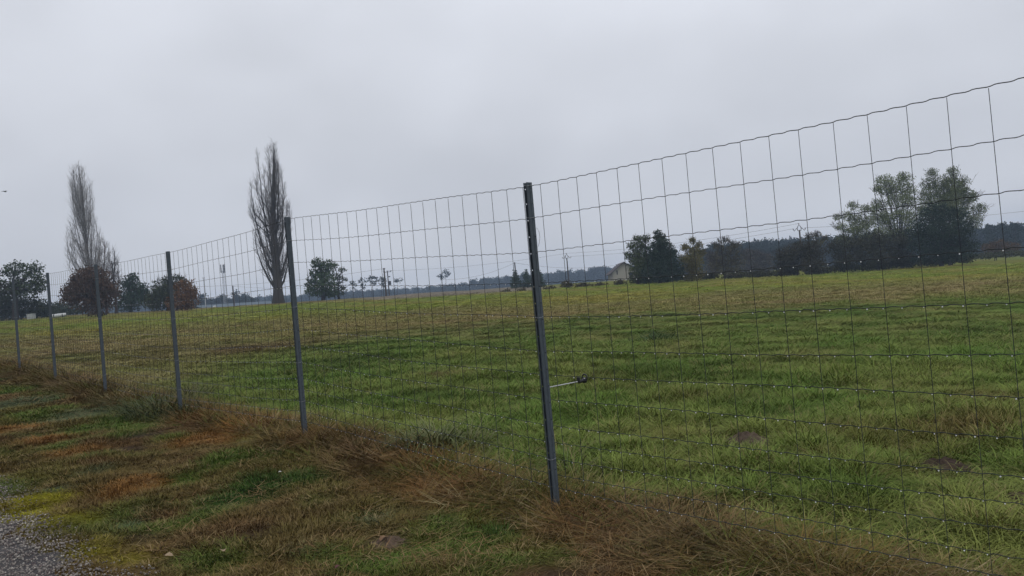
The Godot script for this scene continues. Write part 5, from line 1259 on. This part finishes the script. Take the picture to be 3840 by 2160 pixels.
func build_view() -> void:
	var cam := Camera3D.new()
	cam.name = "camera"
	cam.fov = 40.2155
	cam.near = 0.05
	cam.far = 9000.0
	cam.transform = Transform3D(Basis(Vector3.RIGHT, 0.015504) * Basis(Vector3.BACK, -0.087055), Vector3(0, EYE, 0))
	add_child(cam)
	cam.current = true
	var w := 1024; var h := 512
	var img := Image.create(w, h, false, Image.FORMAT_RGBF)
	var nz := FastNoiseLite.new()
	nz.seed = 21; nz.frequency = 0.9; nz.fractal_octaves = 4; nz.fractal_gain = 0.45
	for j in h:
		var th := PI * (j + 0.5) / h
		var y := cos(th)
		for i in w:
			var ph := TAU * (i + 0.5) / w
			var d := Vector3(sin(th) * sin(ph), y, -sin(th) * cos(ph))
			var up := maxf(y, 0.0)
			# an even cloud deck: a little brighter overhead, broad soft folds in it
			var q := Vector3(d.x, up * 1.6 + 0.1, d.z) * 1.5
			var f := nz.get_noise_3dv(q) + 0.35 * nz.get_noise_3dv(q * 3.1 + Vector3(7, 3, 1))
			var near := 1.0 - ss(0.0, 0.16, up)
			var l := SKY0 + (SKY1 - SKY0) * ss(0.05, 0.5, up) + 0.14 * near + 0.16 * f
			img.set_pixel(i, j, Color(l * lerpf(0.95, 0.98, near), l * 0.987, l * lerpf(1.075, 1.03, near)))
	var pano := PanoramaSkyMaterial.new()
	pano.panorama = ImageTexture.create_from_image(img)
	var sky := Sky.new()
	sky.sky_material = pano
	var env := Environment.new()
	env.background_mode = Environment.BG_SKY
	env.sky = sky
	env.tonemap_mode = Environment.TONE_MAPPER_LINEAR
	env.tonemap_exposure = 1.0
	env.fog_enabled = true
	env.fog_density = 0.0008
	env.fog_light_color = Color(0.80, 0.89, 1.0)
	env.sdfgi_enabled = true
	env.ssao_enabled = true
	env.ssil_enabled = true
	var we := WorldEnvironment.new()
	we.name = "world_environment"
	we.environment = env
	add_child(we)
	var sun := DirectionalLight3D.new()
	sun.name = "sun"
	sun.light_energy = 0.18
	sun.light_angular_distance = 40.0
	sun.light_color = Color(1.0, 0.98, 0.95)
	sun.shadow_enabled = true
	sun.rotation_degrees = Vector3(-62, 25, 0)
	add_child(sun)

const SKY0 := 0.69
const SKY1 := 0.82

func _ready() -> void:
	big.seed = 4; big.frequency = 0.035; big.fractal_octaves = 3
	mid.seed = 9; mid.frequency = 0.55; mid.fractal_octaves = 3
	fine.seed = 15; fine.frequency = 1.9; fine.fractal_octaves = 3
	leaf_mat = mat(0.75, 0.0, 0.3)
	leaf_mat.backlight = Color(0.3, 0.3, 0.2)
	bark_mat = mat(0.95, 0.0, 0.2)
	build_view()
	make_maps()
	build_ground()
	build_road()
	build_forest()
	rng.seed = 500
	for d: Dictionary in TREES: build_tree(d)
	rng.seed = 61
	poplar(PA, "poplar_tree", "tall bare poplar with several upright leaders left of the second post", Color(0.135, 0.118, 0.108), Color(0.07, 0.06, 0.054), 46, 0.74, 0.0105, 0.19)
	poplar(PB, "poplar_tree", "slim pale bare poplar rising behind the maroon bush", Color(0.34, 0.33, 0.325), Color(0.13, 0.118, 0.11), 58, 0.30, 0.0078, 0.21)
	poplar(SAP[0], "bare_sapling", "slender bare sapling close against the right of the pale poplar", Color(0.26, 0.25, 0.24), Color(0.11, 0.06, 0.055), 9, 0.12, 0.013, 0.22)
	poplar(SAP[1], "bare_sapling", "short bare sapling between the pale poplar and the dark evergreen", Color(0.13, 0.12, 0.115), Color(0.06, 0.05, 0.045), 7, 0.16, 0.013, 0.22)
	build_fence()
	build_far_things()
	build_grass()
	build_small_things()
